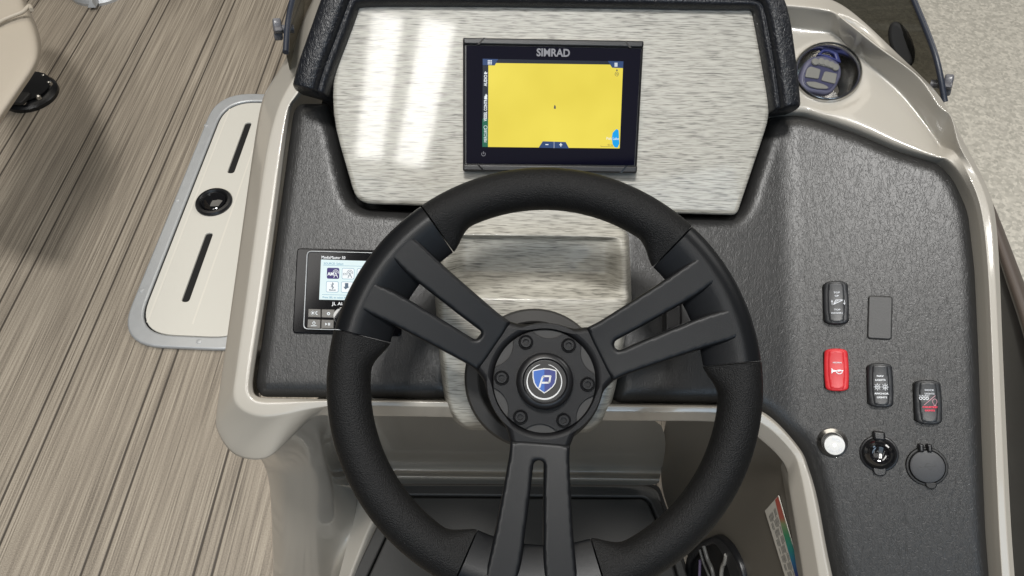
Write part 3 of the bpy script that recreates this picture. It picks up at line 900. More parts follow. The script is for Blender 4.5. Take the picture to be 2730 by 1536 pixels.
# ------------------------------------------------------------------ chart plotter
DSO = PN.w(*PN.hit(1465, 280, .010), .010)
DS = frame_at(1465, 280, (DSO - CAM).dot(FW), 48.0, 1.2)
plot = thing("chart_plotter", "black touch screen chart plotter showing a yellow map on the wood grain panel", "chart plotter", DS.m)
body = rounded(DS.loc([(1234,101),(1716,110),(1697,462),(1234,456)]), .002)
plate("bezel", [body], -.03, .032, M_PLASTIC, plot, .0025)
for a in ([(1234,101),(1716,110),(1715,128),(1236,119)], [(1235,438),(1699,443),(1697,462),(1234,456)]):
    q = DS.loc(a, .003); plate("bezel_bar", [rounded(q, .0015)], .0015, .0035, M_PLASTIC, plot, .0016)
for a in ([(1272,119),(1288,101),(1294,101),(1278,119)], [(1664,110),(1670,110),(1684,128),(1678,128)], [(1270,438),(1276,438),(1294,457),(1288,457)], [(1652,461),(1668,442),(1674,442),(1658,461)]):
    flat("bezel_notch", [DS.loc(a, .005)], .0050, M_GLOSS, plot)
plate("glass", [rounded(DS.loc([(1243,121),(1709,130),(1691,441),(1243,436)], .003), .001)], .0018, .0014, M_GLASS, plot, .0004)
ZG = .0033
M_YEL = emit("map_yellow", (.88, .76, .115), .98)
nt = M_YEL.node_tree; b = nt.nodes["Principled BSDF"]; tc = N(nt, 'ShaderNodeTexCoord'); nz = N(nt, 'ShaderNodeTexNoise'); nz.inputs['Scale'].default_value = 14
cr = N(nt, 'ShaderNodeValToRGB'); cr.color_ramp.elements[0].position = .3; cr.color_ramp.elements[0].color = (.80, .65, .066, 1); cr.color_ramp.elements[1].position = .7; cr.color_ramp.elements[1].color = (.90, .745, .09, 1)
nt.links.new(tc.outputs['Object'], nz.inputs['Vector']); nt.links.new(nz.outputs['Fac'], cr.inputs['Fac']); nt.links.new(cr.outputs['Color'], b.inputs['Emission Color'])
M_SNAVY = emit("ui_navy", (.026, .062, .17), 1); M_SDARK = emit("ui_dark", (.012, .018, .030), 1); M_SGREEN = emit("ui_green", (.012, .13, .075), 1)
M_SWHITE = emit("ui_white", (.85, .90, .92), 1); M_SBLUE = emit("map_blue", (.0, .36, .82), 1); M_SBLACK = simple("ui_black", (.01, .01, .01), .4); M_SGREY = emit("ui_grey", (.35, .35, .38), .8)
def dp(pts): return DS.loc(pts, ZG)
def dt(body, px, py, hpx, mat, **kw):
    x, y = DS.hit(px, py, ZG); return text(body, x, y, ZG + kw.pop('dz', .0008), hpx * .80 / FPX, mat, plot, **kw)
flat("screen", [dp([(1287,157),(1662,164),(1653,396),(1286,392)])], ZG - .0002, M_SDARK, plot)
flat("map", [dp([(1302,168),(1661,173),(1652,396),(1301,392)])], ZG, M_YEL, plot)
flat("tab", [dp([(1287,157),(1328,158),(1319,175),(1287,174)])], ZG + .0003, M_SNAVY, plot)
flat("tab", [dp([(1620,163),(1662,164),(1661,182),(1632,181)])], ZG + .0003, M_SNAVY, plot)
flat("tab", [dp([(1447,377),(1508,379),(1517,396),(1436,394)])], ZG + .0003, M_SNAVY, plot)
flat("tab", [dp([(1286,317),(1301,317),(1301,392),(1286,392)])], ZG + .0003, M_SGREEN, plot)
sq = []
for i in range(3):
    for j in range(3):
        x, y = 1300.5 + i * 3.9, 161 + j * 4.2; sq.append(dp([(x, y), (x + 2.8, y), (x + 2.8, y + 3), (x, y + 3)]))
for j in range(4):
    x, y = 1638, 168 + j * 2.7; sq.append(dp([(x, y), (x + 8, y), (x + 8, y + 1.9), (x, y + 1.9)]))
sq += [dp([(1454,384.5),(1462,384.7),(1462,387),(1454,386.8)]), dp([(1491,385),(1499,385.2),(1499,387.4),(1491,387.2)]), dp([(1494,381.5),(1496.3,381.5),(1496.3,391),(1494,391)])]
sq += [dp([(1476.6,378),(1477.4,378),(1477.4,395),(1476.6,395)])]
sq += [dp([(1292,262),(1294,254),(1296,250),(1298,254),(1298,262),(1296,265),(1293,265)])]
sq += [dp([(1291,198),(1299,198),(1299,193),(1297,193),(1297,195),(1295,195),(1295,191),(1293,191),(1293,194),(1291,194)])]
flat("icon", sq, ZG + .0006, M_SWHITE, plot)
sq = [dp([(1479,279.5),(1481.5,284),(1481.8,290.5),(1476.6,290.5),(1476.8,284)]), dp([(1644.5,183.5),(1647,190),(1642,190)])]
sq += [dp(q) for q in stroke([(1644 + 5 * math.cos(k * .628), 198 + 5.6 * math.sin(k * .628)) for k in range(10)], .9, True)]
sq += [dp(q) for q in stroke([(1602, 388), (1602, 391), (1635, 391.5)], .8)]
flat("icon", sq, ZG + .0006, M_SBLACK, plot)
flat("lake", [dp([(1644,344),(1649,348),(1650,362),(1651,384),(1646,394),(1638,393),(1633,384),(1631,368),(1633,355),(1638,349)])], ZG + .0003, M_SBLUE, plot)
dt("SIMRAD", 1475, 142, 19, M_SGREY, bold=.0003, xs=.92, space=1.0)
dt("AUDIO", 1295, 215, 8, M_SWHITE, rot=R(90), xs=.80, bold=.0001)
dt("VESSEL CONTROL", 1295, 289, 8, M_SWHITE, rot=R(90), xs=.72, bold=.0001)
dt("MERCURY", 1295, 361, 8, M_SWHITE, rot=R(90), xs=.72)
flat("icon", [dp(q) for q in stroke([(1294.5 + 4.5 * math.cos(k * .7), 340 + 5 * math.sin(k * .7)) for k in range(9)], 1.0, True)], ZG + .0006, M_SWHITE, plot)
dt("Fish Lake", 1633, 370, 7, M_SWHITE, xs=.9)
dt("0.2 mi", 1627, 387, 4.5, M_SBLACK, xs=.9)
dt("N", 1644, 198, 5, M_SBLACK)
flat("power_mark", [dp(q) for q in stroke([(1289 + 5 * math.cos(R(a)), 411 + 5 * math.sin(R(a))) for a in range(-50, 231, 20)], 1.1)] + [dp([(1288.4,404),(1289.7,404),(1289.7,411),(1288.4,411)])], ZG, M_SGREY, plot)

# ------------------------------------------------------------------ stereo receiver
rx, ry, rh = hitL(925, 775)
SR = frame_at(925, 775, dl(925, 775), 60.5, 1.3)
st = thing("stereo_remote", "black stereo control with a lit source menu half hidden behind the wheel", "stereo", SR.m)
ks = dl(925, 775) / FPX
plate("mounting_plate", [rounded(SR.loc([(794,663),(1079,670),(1070,897),(782,889)]), .004)], -.006, .010, M_FACE, st, .0012)
plate("trim_ring", [rounded(SR.loc([(822,671),(1047,677),(1040,885),(812,879)]), .005), rounded(SR.loc([(824.5,673.5),(1044.5,679),(1037.5,882.5),(815,876.5)]), .004)], .004, .0025, M_ALU, st, .0005)
plate("face", [rounded(SR.loc([(824.5,673.5),(1044.5,679),(1037.5,882.5),(815,876.5)]), .004)], .003, .002, M_FACE, st, .0004)
ZS = .0052
def sp_(pts): return SR.loc(pts, ZS)
def stx(body, px, py, hpx, mat, **kw):
    x, y = SR.hit(px, py, ZS); return text(body, x, y, ZS + .0004, hpx * ks, mat, st, **kw)
M_CYAN = emit("lcd_white", (.76, .90, .91), 1.0); M_LCDBLUE = emit("lcd_blue", (.10, .32, .48), 1); M_PURPLE = emit("lcd_purple", (.045, .030, .16), 1); M_LCDDARK = emit("lcd_dark", (.09, .14, .20), 1); M_LCDICON = emit("lcd_icon", (.92, .96, .97), 1)
flat("screen", [sp_([(856,692),(1012,697),(1006,802),(851,799)])], ZS, M_CYAN, st)
stx("SOURCE: Select", 863, 703, 5.5, M_LCDBLUE, align='LEFT')
stx("Press SEL to select AM", 860, 793, 5, M_LCDBLUE, align='LEFT')
stx("MediaMaster 50", 857, 686.5, 7.5, M_PRINT, align='LEFT', xs=.92)
stx("JL AUDIO", 886, 810, 8.5, M_PRINT, align='LEFT', xs=1.15)
flat("divider", [sp_([(862,707),(1008,711),(1008,711.8),(862,707.8)]), sp_([(859,785),(1004,789),(1004,789.8),(859,785.8)])], ZS + .0002, M_LCDBLUE, st)
tiles = [(872, 714), (912, 715), (952, 716), (870, 750), (910, 751), (950, 752)]
for i, (x, y) in enumerate(tiles):
    out = rounded(sp_([(x, y), (x + 33, y + .8), (x + 32.5, y + 30), (x - .6, y + 29.3)]), .0018)
    ins = rounded(sp_([(x + 1, y + 1), (x + 32, y + 1.8), (x + 31.5, y + 29), (x + .4, y + 28.3)]), .0015)
    flat("menu_tile", [out], ZS + .0002, M_PURPLE if i == 0 else M_LCDBLUE, st)
    if i: flat("menu_tile", [ins], ZS + .0003, M_LCDICON, st)
def mast(cx, cy, m):
    L = stroke([(cx - 5, cy + 9), (cx, cy - 4), (cx + 5, cy + 9)], 1.6) + stroke([(cx - 3, cy + 4), (cx + 3, cy + 4)], 1.2)
    for r in (4, 7.5): L += stroke([(cx + r * math.cos(R(a)), cy - 4 + r * math.sin(R(a))) for a in range(-200, 21, 22)], 1.2)
    flat("icon", [sp_(q) for q in L], ZS + .0005, m, st)
mast(895.5, 731, M_LCDICON); mast(933, 732, M_LCDDARK)
stx("AM", 882, 731, 8, M_LCDICON, bold=.0002); stx("FM", 920.5, 732, 7, M_LCDDARK)
flat("icon", [sp_(q) for q in stroke([(883, 759), (890, 767), (886.5, 770.5), (886.5, 754), (890, 757.5), (883, 765.5)], 1.5)], ZS + .0005, M_LCDDARK, st)
stx("Bluetooth", 886.5, 773.5, 3, M_LCDDARK, bold=.0001)
flat("icon", [sp_([(921,772),(916,765),(919,765),(919,756),(929,756),(929,765),(932,765)])[0:1] + sp_([(925,774),(932,765),(929,765),(929,756),(920,756),(920,765),(917,765)])[0:0] + sp_([(924.5,774),(933,765),(929,765),(929,755),(920,755),(920,765),(916,765)])[0:0] + sp_([(916,765),(920,765),(920,755),(929,755),(929,765),(933,765)])], ZS + .0005, M_LCDDARK, st)
flat("icon", [sp_(circle(x, y, 1.2, 8)) for x, y in ((962, 726), (969, 722), (976, 727), (963, 736), (970, 732))], ZS + .0005, M_LCDDARK, st)
M_KEY = simple("stereo_key", (.115, .108, .098), .5, bump=.15, bscale=1500)
for q in ([(823,824),(856,825),(856,847),(822,846)], [(858.5,825),(893,826),(892,848),(858,847)], [(821.5,851.5),(855.5,852.5),(855,876),(820,874.5)], [(857.5,852.5),(891,853.5),(890.5,876.5),(857,876)], [(940,828),(975,829),(974,851),(939,850)], [(977,829),(1012,830),(1011,852),(976,851)], [(939,856),(973,857),(972,879),(938,878)], [(976,857),(1010,858),(1009,880),(975,879)]):
    plate("button", [rounded(SR.loc(q, ZS), .0006)], ZS - .001, .0028, M_KEY, st, .0006)
ZB = .0071
def sb(pts): return SR.loc(pts, ZB)
ic = [sb(circle(834, 834.5, 2.6, 10))] + [sb(q) for k in range(8) for q in stroke([(834 + 4 * math.cos(k * .785), 834.5 + 4 * math.sin(k * .785)), (834 + 6 * math.cos(k * .785), 834.5 + 6 * math.sin(k * .785))], .9)]
ic += [sb(q) for q in stroke([(845.5, 830.5), (842.3, 832.5), (842, 836), (844, 838.5), (846, 839)], 1.8)]
ic += [sb(q) for q in stroke([(876 + 3.2 * math.cos(k * .785), 836.5 + 3.2 * math.sin(k * .785)) for k in range(8)], 2.2, True)]
ic += [sb(q) for q in stroke([(837 + 3.6 * math.cos(R(a)), 861.5 + 3.6 * math.sin(R(a))) for a in range(-60, 241, 30)], 1.2)] + [sb([(836.4,855.5),(837.8,855.5),(837.8,861),(836.4,861)]), sb([(829,868),(844,868),(844,869.6),(829,869.6)])]
ic += [sb([(867.5,860.5),(872.5,864.3),(867.5,868)]), sb([(874.8,861),(876.8,861),(876.8,868),(874.8,868)]), sb([(878,861),(880,861),(880,868),(878,868)])]
flat("icon", ic, ZB, M_SWHITE, st)
kx, ky = SR.hit(916, 845, ZS)
lathe("volume_knob", [(25 * ks, ZS - .001), (25 * ks, ZS + .001), (22 * ks, ZS + .001), (21 * ks, ZS + .012), (19 * ks, ZS + .0135), (0, ZS + .0138)], M_GLOSS, st, 40, kx, ky)
lathe("knob_ring", [(25.5 * ks, ZS - .001), (25.5 * ks, ZS + .0018), (23.5 * ks, ZS + .0022), (22.5 * ks, ZS + .001)], M_STEEL, st, 40, kx, ky)

bkf = frame_at(1800, 842, dl(1800, 842) - .008, 61, 1.2)
blk = thing("ignition_block", "small black block on the dash seen through the right spoke slot", "switch", bkf.m)
plate("block_body", [rounded(bkf.loc([(1770,800),(1812,801),(1811,888),(1769,886)]), .002)], -.012, .022, M_PLASTIC, blk, .002)
plate("block_flap", [rounded(bkf.loc([(1816,806),(1846,808),(1844,884),(1815,884)]), .002)], -.012, .013, M_BLANK, blk, .001)

# ------------------------------------------------------------------ rocker switches and sockets on the right pod
def rocker(box, label, mat, marks, group="rocker switches on the right of the dash"):
    x0, y0, x1, y1 = box; cx, cy = (x0 + x1) / 2, (y0 + y1) / 2
    fr = pod_frame(cx, cy); t = thing("rocker_switch", label, "switch", fr.m, group=group)
    ax, ay = fr.hit(x0, cy); bx, by = fr.hit(x1, cy); _, ty = fr.hit(cx, y0); _, uy = fr.hit(cx, y1)
    w = (bx - ax) / 2 * .97; h = (ty - uy) / 2 * .985
    k = w * 2 / (x1 - x0)
    def zt(x, y):
        x = np.asarray(x); y = np.asarray(y)
        return .0085 + .0018 * (y / h) ** 2 - .0016 * (x / w) ** 2 - .0012 * np.abs(y / h)
    body = [(-w * .93, h * .90), (-w * .5, h * .985), (0, h), (w * .5, h * .985), (w * .93, h * .90), (w, h * .3), (w, -h * .3), (w * .92, -h * .90), (w * .5, -h * .985), (0, -h), (-w * .5, -h * .985), (-w * .92, -h * .90), (-w, -h * .3), (-w, h * .3)]
    link("rocker_body", pad_mesh("rocker_body", rounded(body, .003, 4), .0011, .0016, .0016, zf=lambda x, y: zt(x, y) - .0007, sink=.012), mat, t)
    mid = [(-w * .62, h * .90), (0, h * .93), (w * .62, h * .90), (w * .70, h * .3), (w * .70, -h * .3), (w * .60, -h * .88), (0, -h * .93), (-w * .60, -h * .88), (-w * .70, -h * .3), (-w * .70, h * .3)]
    link("rocker_face", pad_mesh("rocker_face", rounded(mid, .002, 4), .0011, .0009, .0012, zf=zt, sink=.003), mat, t)
    plate("rocker_base", [rounded([(-w * 1.02, -h * .9), (w * .98, -h * .9), (w * .98, h * .9), (-w * 1.02, h * .9)], .003)], -.004, .008, M_MATTE, t, .001)
    def px2(p): # marks are given in photo pixels relative to the switch centre
        return (p[0] * k, -p[1] * k * (2 * h / k) / (y1 - y0))
    for kind, mm, data in marks:
        if kind == 't':
            for body_, dx, dy, hp, xs in data:
                x, y = px2((dx, dy)); text(body_, x, y, float(zt(x, y)) + .0004, hp * 1.0 * k, mm, t, xs=xs * .80, bold=.00005)
        else:
            loops = [[px2(p) for p in lp] for lp in data]
            flat("icon", loops, .0085 + .0005, mm, t)
    return t
# soft-top icon
def arrow(x, y0, y1):
    d = 1 if y1 > y0 else -1
    return stroke([(x, y0), (x, y1)], 1.3) + [[(x, y1 + d * 3.5), (x - 3, y1 - d * 2), (x + 3, y1 - d * 2)]]
top_icon = arrow(-11.5, 6, -3) + arrow(22, -5, 4) + stroke([(-8, 6), (-1, -6), (18, -6)], 1.8) + stroke([(-8, 6), (18, -6)], 1.8) + stroke([(-8, 6), (6, -6)], 1.2)
rocker((2193, 750, 2263, 867), "black rocker switch for the soft top, directly above the red horn switch", M_ROCKER,
       [('t', M_GREYPRINT, [("TOP", 2, -26, 4.6, 1.7), ("UP", 2, -17, 4.6, 1.7), ("TOP", 2, 20, 4.6, 1.7), ("DOWN", 1, 29, 4.6, 1.7)]), ('i', M_GREYPRINT, top_icon)])
horn = [[(-15, -8), (-11, -3), (-4, -1.5), (14, -2.5), (17, -2), (17, 0), (4, 1.5), (-4, 1.8), (-11, 3), (-15, 8)]] + stroke([(6 + 8 * math.cos(a * .52), 2.5 + 5 * math.sin(a * .52)) for a in range(12)], 2.4, True)
rocker((2195, 929, 2263, 1044), "red rocker switch with a white horn symbol", M_RED,
       [('t', M_GREYPRINT, [("HORN", 2, -19, 4.2, 1.7)]), ('i', M_PRINT, [[(x + 1, y + 3) for x, y in q] for q in horn])])
def sun(cx, cy):
    L = stroke([(cx + 5.5 * math.cos(k * .63), cy + 5.5 * math.sin(k * .63)) for k in range(10)], 1.1, True)
    for k in range(8): L += stroke([(cx + 6.5 * math.cos(k * .785), cy + 6.5 * math.sin(k * .785)), (cx + 9.5 * math.cos(k * .785), cy + 9.5 * math.sin(k * .785))], 1.0)
    return L
nav = sun(-9.5, 5) + sun(11.5, 5) + stroke([(-12, 5), (-7, 5)], 2.2) + stroke([(11.5, 1), (11.5, 8)], 1.2) + stroke([(8.5, 5.5), (11.5, 8.5), (14.5, 5.5)], 1.0)
rocker((2310, 967, 2381, 1087), "black rocker switch marked for nav and anchor lights", M_ROCKER,
       [('t', M_PRINT, [("NAV", -1, -24, 5, 1.6), ("LIGHTS", -1, -13.5, 5, 1.5), ("ANCHOR", 1, 23, 5, 1.55), ("LIGHTS", 2, 33, 5, 1.5)]), ('i', M_PRINT, nav)])
lamps = []
for i in range(3):
    lamps += stroke([(-22 + i * 9 + 3.6 * math.cos(k * .785), -10 + 3.6 * math.sin(k * .785)) for k in range(8)], 1.6, True)
    for k in range(3): lamps += stroke([(-24 + i * 9 + k * 3, -15), (-25 + i * 9 + k * 4, -18.5)], .9)
bulb = stroke([(16 + 6 * math.cos(R(a)), -2 + 7 * math.sin(R(a))) for a in range(130, 411, 20)], 1.1) + stroke([(13.5, 4.5), (13.5, 9), (18.5, 9), (18.5, 4.5)], 1.3)
rocker((2434, 1012, 2510, 1132), "black rocker switch with glowing red courtesy lights lettering", M_ROCKER,
       [('t', M_GREYPRINT, [("DOCK", 3, -32, 4.8, 1.6), ("LIGHTS", 3, -22.5, 4.8, 1.5)]), ('t', M_REDLIT, [("COURTESY", 3, 13.5, 4.8, 1.5), ("LIGHTS", 2, 22.5, 4.8, 1.5)]),
        ('i', M_PRINT, lamps), ('i', M_PINKLIT, stroke([(-13, 8), (18, -18)], 1.2) + bulb)])
# blank cover
fr = pod_frame(2346, 847)
t = thing("switch_blank", "plain dark grey rectangular blank cover beside the soft top switch", "cover plate", fr.m)
q = rounded(fr.loc([(2316,790),(2378,793),(2375,905),(2313,902)]), .003)
plate("cover_plate", [q], -.002, .0046, M_BLANK, t, .0008)
plate("cover_rim", [rounded(fr.loc([(2314,788),(2380,791),(2377,907),(2311,904)]), .0035)], -.004, .0052, M_MATTE, t, .0006)
# push button
fr = pod_frame(2219, 1180); kp = (fr.w(*fr.hit(2219, 1180)) - CAM).dot(FW) / FPX
t = thing("push_button", "round brushed steel push button for the coloured lighting", "button", fr.m)
lathe("button_bezel", [(39 * kp, -.003), (39 * kp, .001), (37 * kp, .0030), (28 * kp, .0048), (27 * kp, .0046), (25.5 * kp, .0030), (25.5 * kp, -.002)], M_STEEL, t, 56)
cx, cy = fr.hit(2227, 1189, .010)
M_CAP = simple("brushed_cap", (.50, .50, .49), .5, metal=.4)
lathe("button_cap", [(26 * kp, -.002), (26 * kp, .0095), (25 * kp, .0102), (0, .0104)], M_CAP, t, 48, cx * .72, cy * .72)
lathe("button_light", [(5 * kp, .0104), (5 * kp, .0107), (0, .0108)], emit("white_light", (1, 1, .97), 1.2), t, 24, cx * .72, cy * .72)
def arc_text(bodytxt, cx, cy, r, a_mid, step, h, z, mat, parent, flip=False, name="lettering", xs=1.0):
    n_ = len(bodytxt); meshes = []
    for i, ch in enumerate(bodytxt):
        off = (i - (n_ - 1) / 2) * step
        a = a_mid + (off if flip else -off)
        me = text_mesh(ch, h / .7, xs)
        rt = R(a + 90) if flip else R(a - 90)
        me.transform(Matrix.Translation((cx + r * math.cos(R(a)), cy + r * math.sin(R(a)), z)) @ Matrix.Rotation(rt, 4, 'Z')); meshes.append(me)
    return link(name, join_meshes(name, meshes), mat, parent)
arc_text("RGB", cx * .72, cy * .72, 16 * kp, 72, 26, 6.5 * kp, .0106, M_GREYPRINT, t)
arc_text("LIGHTING", cx * .72, cy * .72, 17 * kp, 262, 20, 6.5 * kp, .0106, M_GREYPRINT, t, True)
# 12 V socket
fr = pod_frame(2343, 1209); kp = (fr.o - CAM).dot(FW) / FPX
t = thing("power_socket", "glossy black round power socket with a closed hinged cap", "socket", fr.m)
lathe("socket_rim", [(48 * kp, -.002), (48 * kp, .0015), (46 * kp, .0025), (43 * kp, .0028), (40 * kp, .0020)], M_PLASTIC, t, 56)
lathe("socket_cap", [(41 * kp, 0), (40.5 * kp, .0045), (37 * kp, .0075), (28 * kp, .0100), (25 * kp, .0112), (22 * kp, .0108), (19 * kp, .0092), (15 * kp, .0088), (0, .0088)], M_GLOSS, t, 56)
def pp(pts): return [(x * kp, -y * kp) for x, y in pts]
plate("hinge", [rounded(pp([(-15, -60), (15, -58), (16, -34), (-13, -36)]), .002)], 0, .0085, M_PLASTIC, t, .002)
plate("cap_tab", [rounded(pp([(-19, 36), (17, 36), (14, 54), (4, 58), (-6, 58), (-15, 52)]), .003)], .001, .004, M_PLASTIC, t, .001)
text("12V", -3 * kp, 0, .0092, 15 * kp, M_PLASTIC, t, xs=.9)
arc_text("MARINE", 0, 0, 31 * kp, 92, 13, 6 * kp, .0096, M_PLASTIC, t) if False else None
# usb socket
fr = pod_frame(2470, 1243); kp = (fr.o - CAM).dot(FW) / FPX
t = thing("usb_socket", "matte black round socket cover with a moulded trident symbol and two hinge lugs", "socket", fr.m)
lathe("socket_rim", [(51 * kp, -.002), (51 * kp, .0016), (49 * kp, .0028), (45 * kp, .0030), (43.5 * kp, .0015), (43 * kp, .0002)], M_MATTE, t, 56)
lathe("socket_cap", [(42.5 * kp, 0), (42.5 * kp, .0048), (41 * kp, .0058), (36 * kp, .0062), (0, .0062)], simple("cap_grey", (.030, .031, .034), .5, bump=.15, bscale=1400), t, 56)
for x in (-14, 6): plate("hinge_lug", [rounded(pp([(x - 6, -60), (x + 6, -59), (x + 7, -38), (x - 5, -38)]), .0012)], 0, .009, M_PLASTIC, t, .0015)
plate("cap_tab", [rounded(pp([(-7, 40), (22, 40), (20, 52), (14, 58), (2, 58), (-5, 52)]), .003)], .001, .0035, M_MATTE, t, .001)
flat("trident_mark", [pp(q) for q in stroke([(-17, 2), (16, -2)], 1.4) + stroke([(-8, 1), (-2, -8), (6, -9)], 1.2) + stroke([(-2, 0), (4, 7), (10, 6)], 1.2) + [[(-19 + 3 * math.cos(a), 2 + 3 * math.sin(a)) for a in np.arange(0, 6.2, .6)], [(15, -5), (21, -2.5), (15, 1)]]], .0062, M_PLASTIC, t)

# ------------------------------------------------------------------ cup holder and key fob
t = thing("cup_holder", "round polished steel cup holder set in the taupe shoulder", "cup holder", CUP.m)
r = cup_r
lathe("cup", [(r * 1.0, -.002), (r * 1.02, .001), (r * .99, .0038), (r * .95, .0048), (r * .91, .0035), (r * .885, .0), (r * .87, -.03), (r * .84, -.062), (r * .80, -.066), (0, -.067)], M_STEEL, t, 80)
FB = Frame(D(2178, 205, (CUP.o - CAM).dot(FW) + .006), RT * math.cos(R(17)) - UP * math.sin(R(17)), Vector((.10, -math.cos(R(63)), math.sin(R(63)))))
fob = thing("key_fob", "grey and blue remote key fob lying in the steel cup holder", "key fob", FB.m)
def z3(pts): return FB.loc([(2000 + x * 340 / 2463, 80 + y * 200 / 1449) for x, y in pts])
ob = z3([(1210,515),(1420,500),(1650,600),(1740,700),(1760,860),(1700,1020),(1600,1200),(1480,1260),(1100,1200),(960,1080),(950,900),(1010,720),(1080,600)])
plate("fob_body", [rounded(ob, .006, 4)], -.009, .012, M_FOB, fob, .004, 3)
ip = z3([(1160,640),(1300,585),(1480,600),(1640,690),(1690,790),(1660,920),(1600,1090),(1490,1200),(1120,1150),(1000,1060),(1000,900),(1060,760)])
plate("fob_inlay", [rounded(ip, .005, 4)], .001, .0026, M_FOBINLAY, fob, .0008)
def key(pts, r_=.002): plate("fob_key", [rounded(z3(pts), r_, 4)], .003, .0022, M_FOBKEY, fob, .0008)
key([(1120,735),(1325,800),(1280,985),(1020,945),(1060,790)]); key([(1400,830),(1640,880),(1600,1080),(1330,1010)])
key([(1030,1035),(1200,1030),(1400,1090),(1480,1150),(1440,1175),(1260,1170),(1090,1120)], .003)
key([(1140,660),(1290,605),(1480,625),(1620,720),(1660,795),(1500,770),(1300,715)], .002)
for x, y in ((1215, 655), (1330, 650), (1430, 680), (1525, 715), (1605, 760)):
    c = z3([(x, y)])[0]; lathe("fob_dot", [(.0042, .0046), (.0036, .0060), (0, .0064)], M_FOBKEY, fob, 16, *c)
lp1 = z3([(1290,490),(1400,365),(1540,365),(1690,430),(1760,640),(1660,610),(1500,520)]); lp2 = z3([(1360,485),(1430,420),(1530,430),(1620,475),(1650,575),(1500,510)])
plate("fob_loop", [rounded(lp1, .002), rounded(lp2, .0015)], -.005, .006, M_FOBBLUE, fob, .0015)

# ------------------------------------------------------------------ storage hatch in the deck
cl, cr_ = Zp(434, 650, 0), Zp(556, 636, 0)
HC = Zp(573, 545, 0)
HF = Frame(HC, Vector((math.cos(R(YAW)), math.sin(R(YAW)), 0)), Vector((0, 0, 1)))
hatch = thing("storage_hatch", "beige deck hatch lid with a rounded metal frame and two long slots", "hatch", HF.m)
xl, _ = HF.hit(427, 640); _, yt = HF.hit(690, 257); _, yb = HF.hit(480, 933)
xr = -xl * 2.2
def rrect(x0, y0, x1, y1, r): return rounded([(x0, y0), (x1, y0), (x1, y1), (x0, y1)], r, 10)
fw = .029
plate("hatch_frame", [rrect(xl, yb, xr, yt, .10), rrect(xl + fw, yb + fw, xr - fw, yt - fw, .085)], 0, .010, M_ALU, hatch, .004, 3)
sl = []
for a, b in (((665, 331), (615, 466)), ((559, 625), (497, 809))):
    (x0, y0), (x1, y1) = HF.hit(*a), HF.hit(*b); xm = (x0 + x1) / 2
    sl.append(rounded([(xm - .0085, y1), (xm + .0085, y1), (xm + .0085, y0), (xm - .0085, y0)], .008, 5))
plate("hatch_lid", [rrect(xl + fw + .003, yb + fw + .003, xr - fw - .003, yt - fw - .003, .083)] + sl, -.006, .012, M_LID, hatch, .0015)
plate("hatch_well", [rrect(xl + .02, yb + .02, xr - .02, yt - .02, .08)], .0005, .001, M_DARK, hatch)
gr = []
for px_, py_ in ((505, 580),):
    gx, _ = HF.hit(px_, py_)
    for g in (gx, -gx * 1.0):
        gr.append([(g - .002, yb + .06), (g + .002, yb + .06), (g + .002, yt - .06), (g - .002, yt - .06)])
M_LIDLINE = simple("lid_groove", (.70, .67, .60), .4)
flat("lid_groove", gr, .0062, M_LIDLINE, hatch)
lathe("latch_ring", [(.043, .006), (.043, .010), (.040, .014), (.034, .015), (.031, .012), (.029, .0075)], M_PLASTIC, hatch, 48)
lathe("latch_knob", [(.030, .006), (.028, .013), (.022, .017), (.010, .0185), (0, .0185)], M_GLOSS, hatch, 40)
for p in ((553, 342), (476, 541), (381, 781), (535, 917)):
    c = HF.hit(*p); lathe("screw", [(.006, .009), (.0055, .0108), (.003, .0115), (0, .0112)], M_ALU, hatch, 16, *c)

# ------------------------------------------------------------------ seat, swivel plate, table base
def seat_rows():
    zt, zb = .47, .33
    sil = [(58,-60),(72,14),(92,48),(108,92),(114,135),(108,172),(60,240),(0,330),(-60,420)]
    top = [Zp(x - 14, y + 4, zt) for x, y in sil]
    seam = [(10,-60),(74,18)]
    edge = [Zp(x, y, zt - .03) for x, y in sil]
    low = [Zp(x - 4, y + 6, zb) for x, y in sil]
    under = [Zp(x - 90, y - 20, zb - .01) for x, y in sil]
    inn = [Zp(x - 330, y - 60, zt + .012) for x, y in sil]
    return [inn, mixrow(inn, top, .8), top, mixrow(top, edge, .5), edge, mixrow(edge, low, .5), low, under]
so = Zp(-40, 330, 0)
seat = thing("boat_seat", "beige vinyl seat cushion at the left edge over a black swivel plate", "seat", loc=so)
link("cushion", loft_mesh("cushion", seat_rows(), so, sub=2), M_SEAT, seat)
pipe = catmull([Zp(x, y, .482) - so for x, y in ((-60,100),(0,58),(35,42),(60,32),(78,16),(84,26))], 6)
link("seam_piping", tube_mesh("seam_piping", pipe, .004), M_SEAT, seat)
pc = Zp(62, 254, .02)
lathe("seat_post", [(.05, .02), (.05, .34)], M_PLASTIC, seat, 32, Zp(10, 275, 0).x - so.x, Zp(10, 275, 0).y - so.y)
pr = (Zp(150, 250, .02) - Zp(10, 250, .02)).length / 2 * 1.02
sw = thing("swivel_plate", "round black swivel base plate bolted to the deck under the beige seat", "base plate", loc=Zp(84, 254, 0))
lathe("base_disc", [(pr, 0), (pr, .010), (pr - .008, .018), (pr - .02, .022), (.06, .030), (0, .031)], M_PLASTIC, sw, 64)
for a in (20, 60, 320, 280, 110, 200): lathe("bolt", [(.008, .02), (.007, .029), (.003, .031), (0, .031)], M_STEEL, sw, 14, pr * .78 * math.cos(R(a)), pr * .78 * math.sin(R(a)))
lathe("plate_hole", [(.016, .0265), (.014, .0300), (.011, .0300), (.010, .024), (0, .024)], M_GLOSS, sw, 24, pr * .45, -.006)
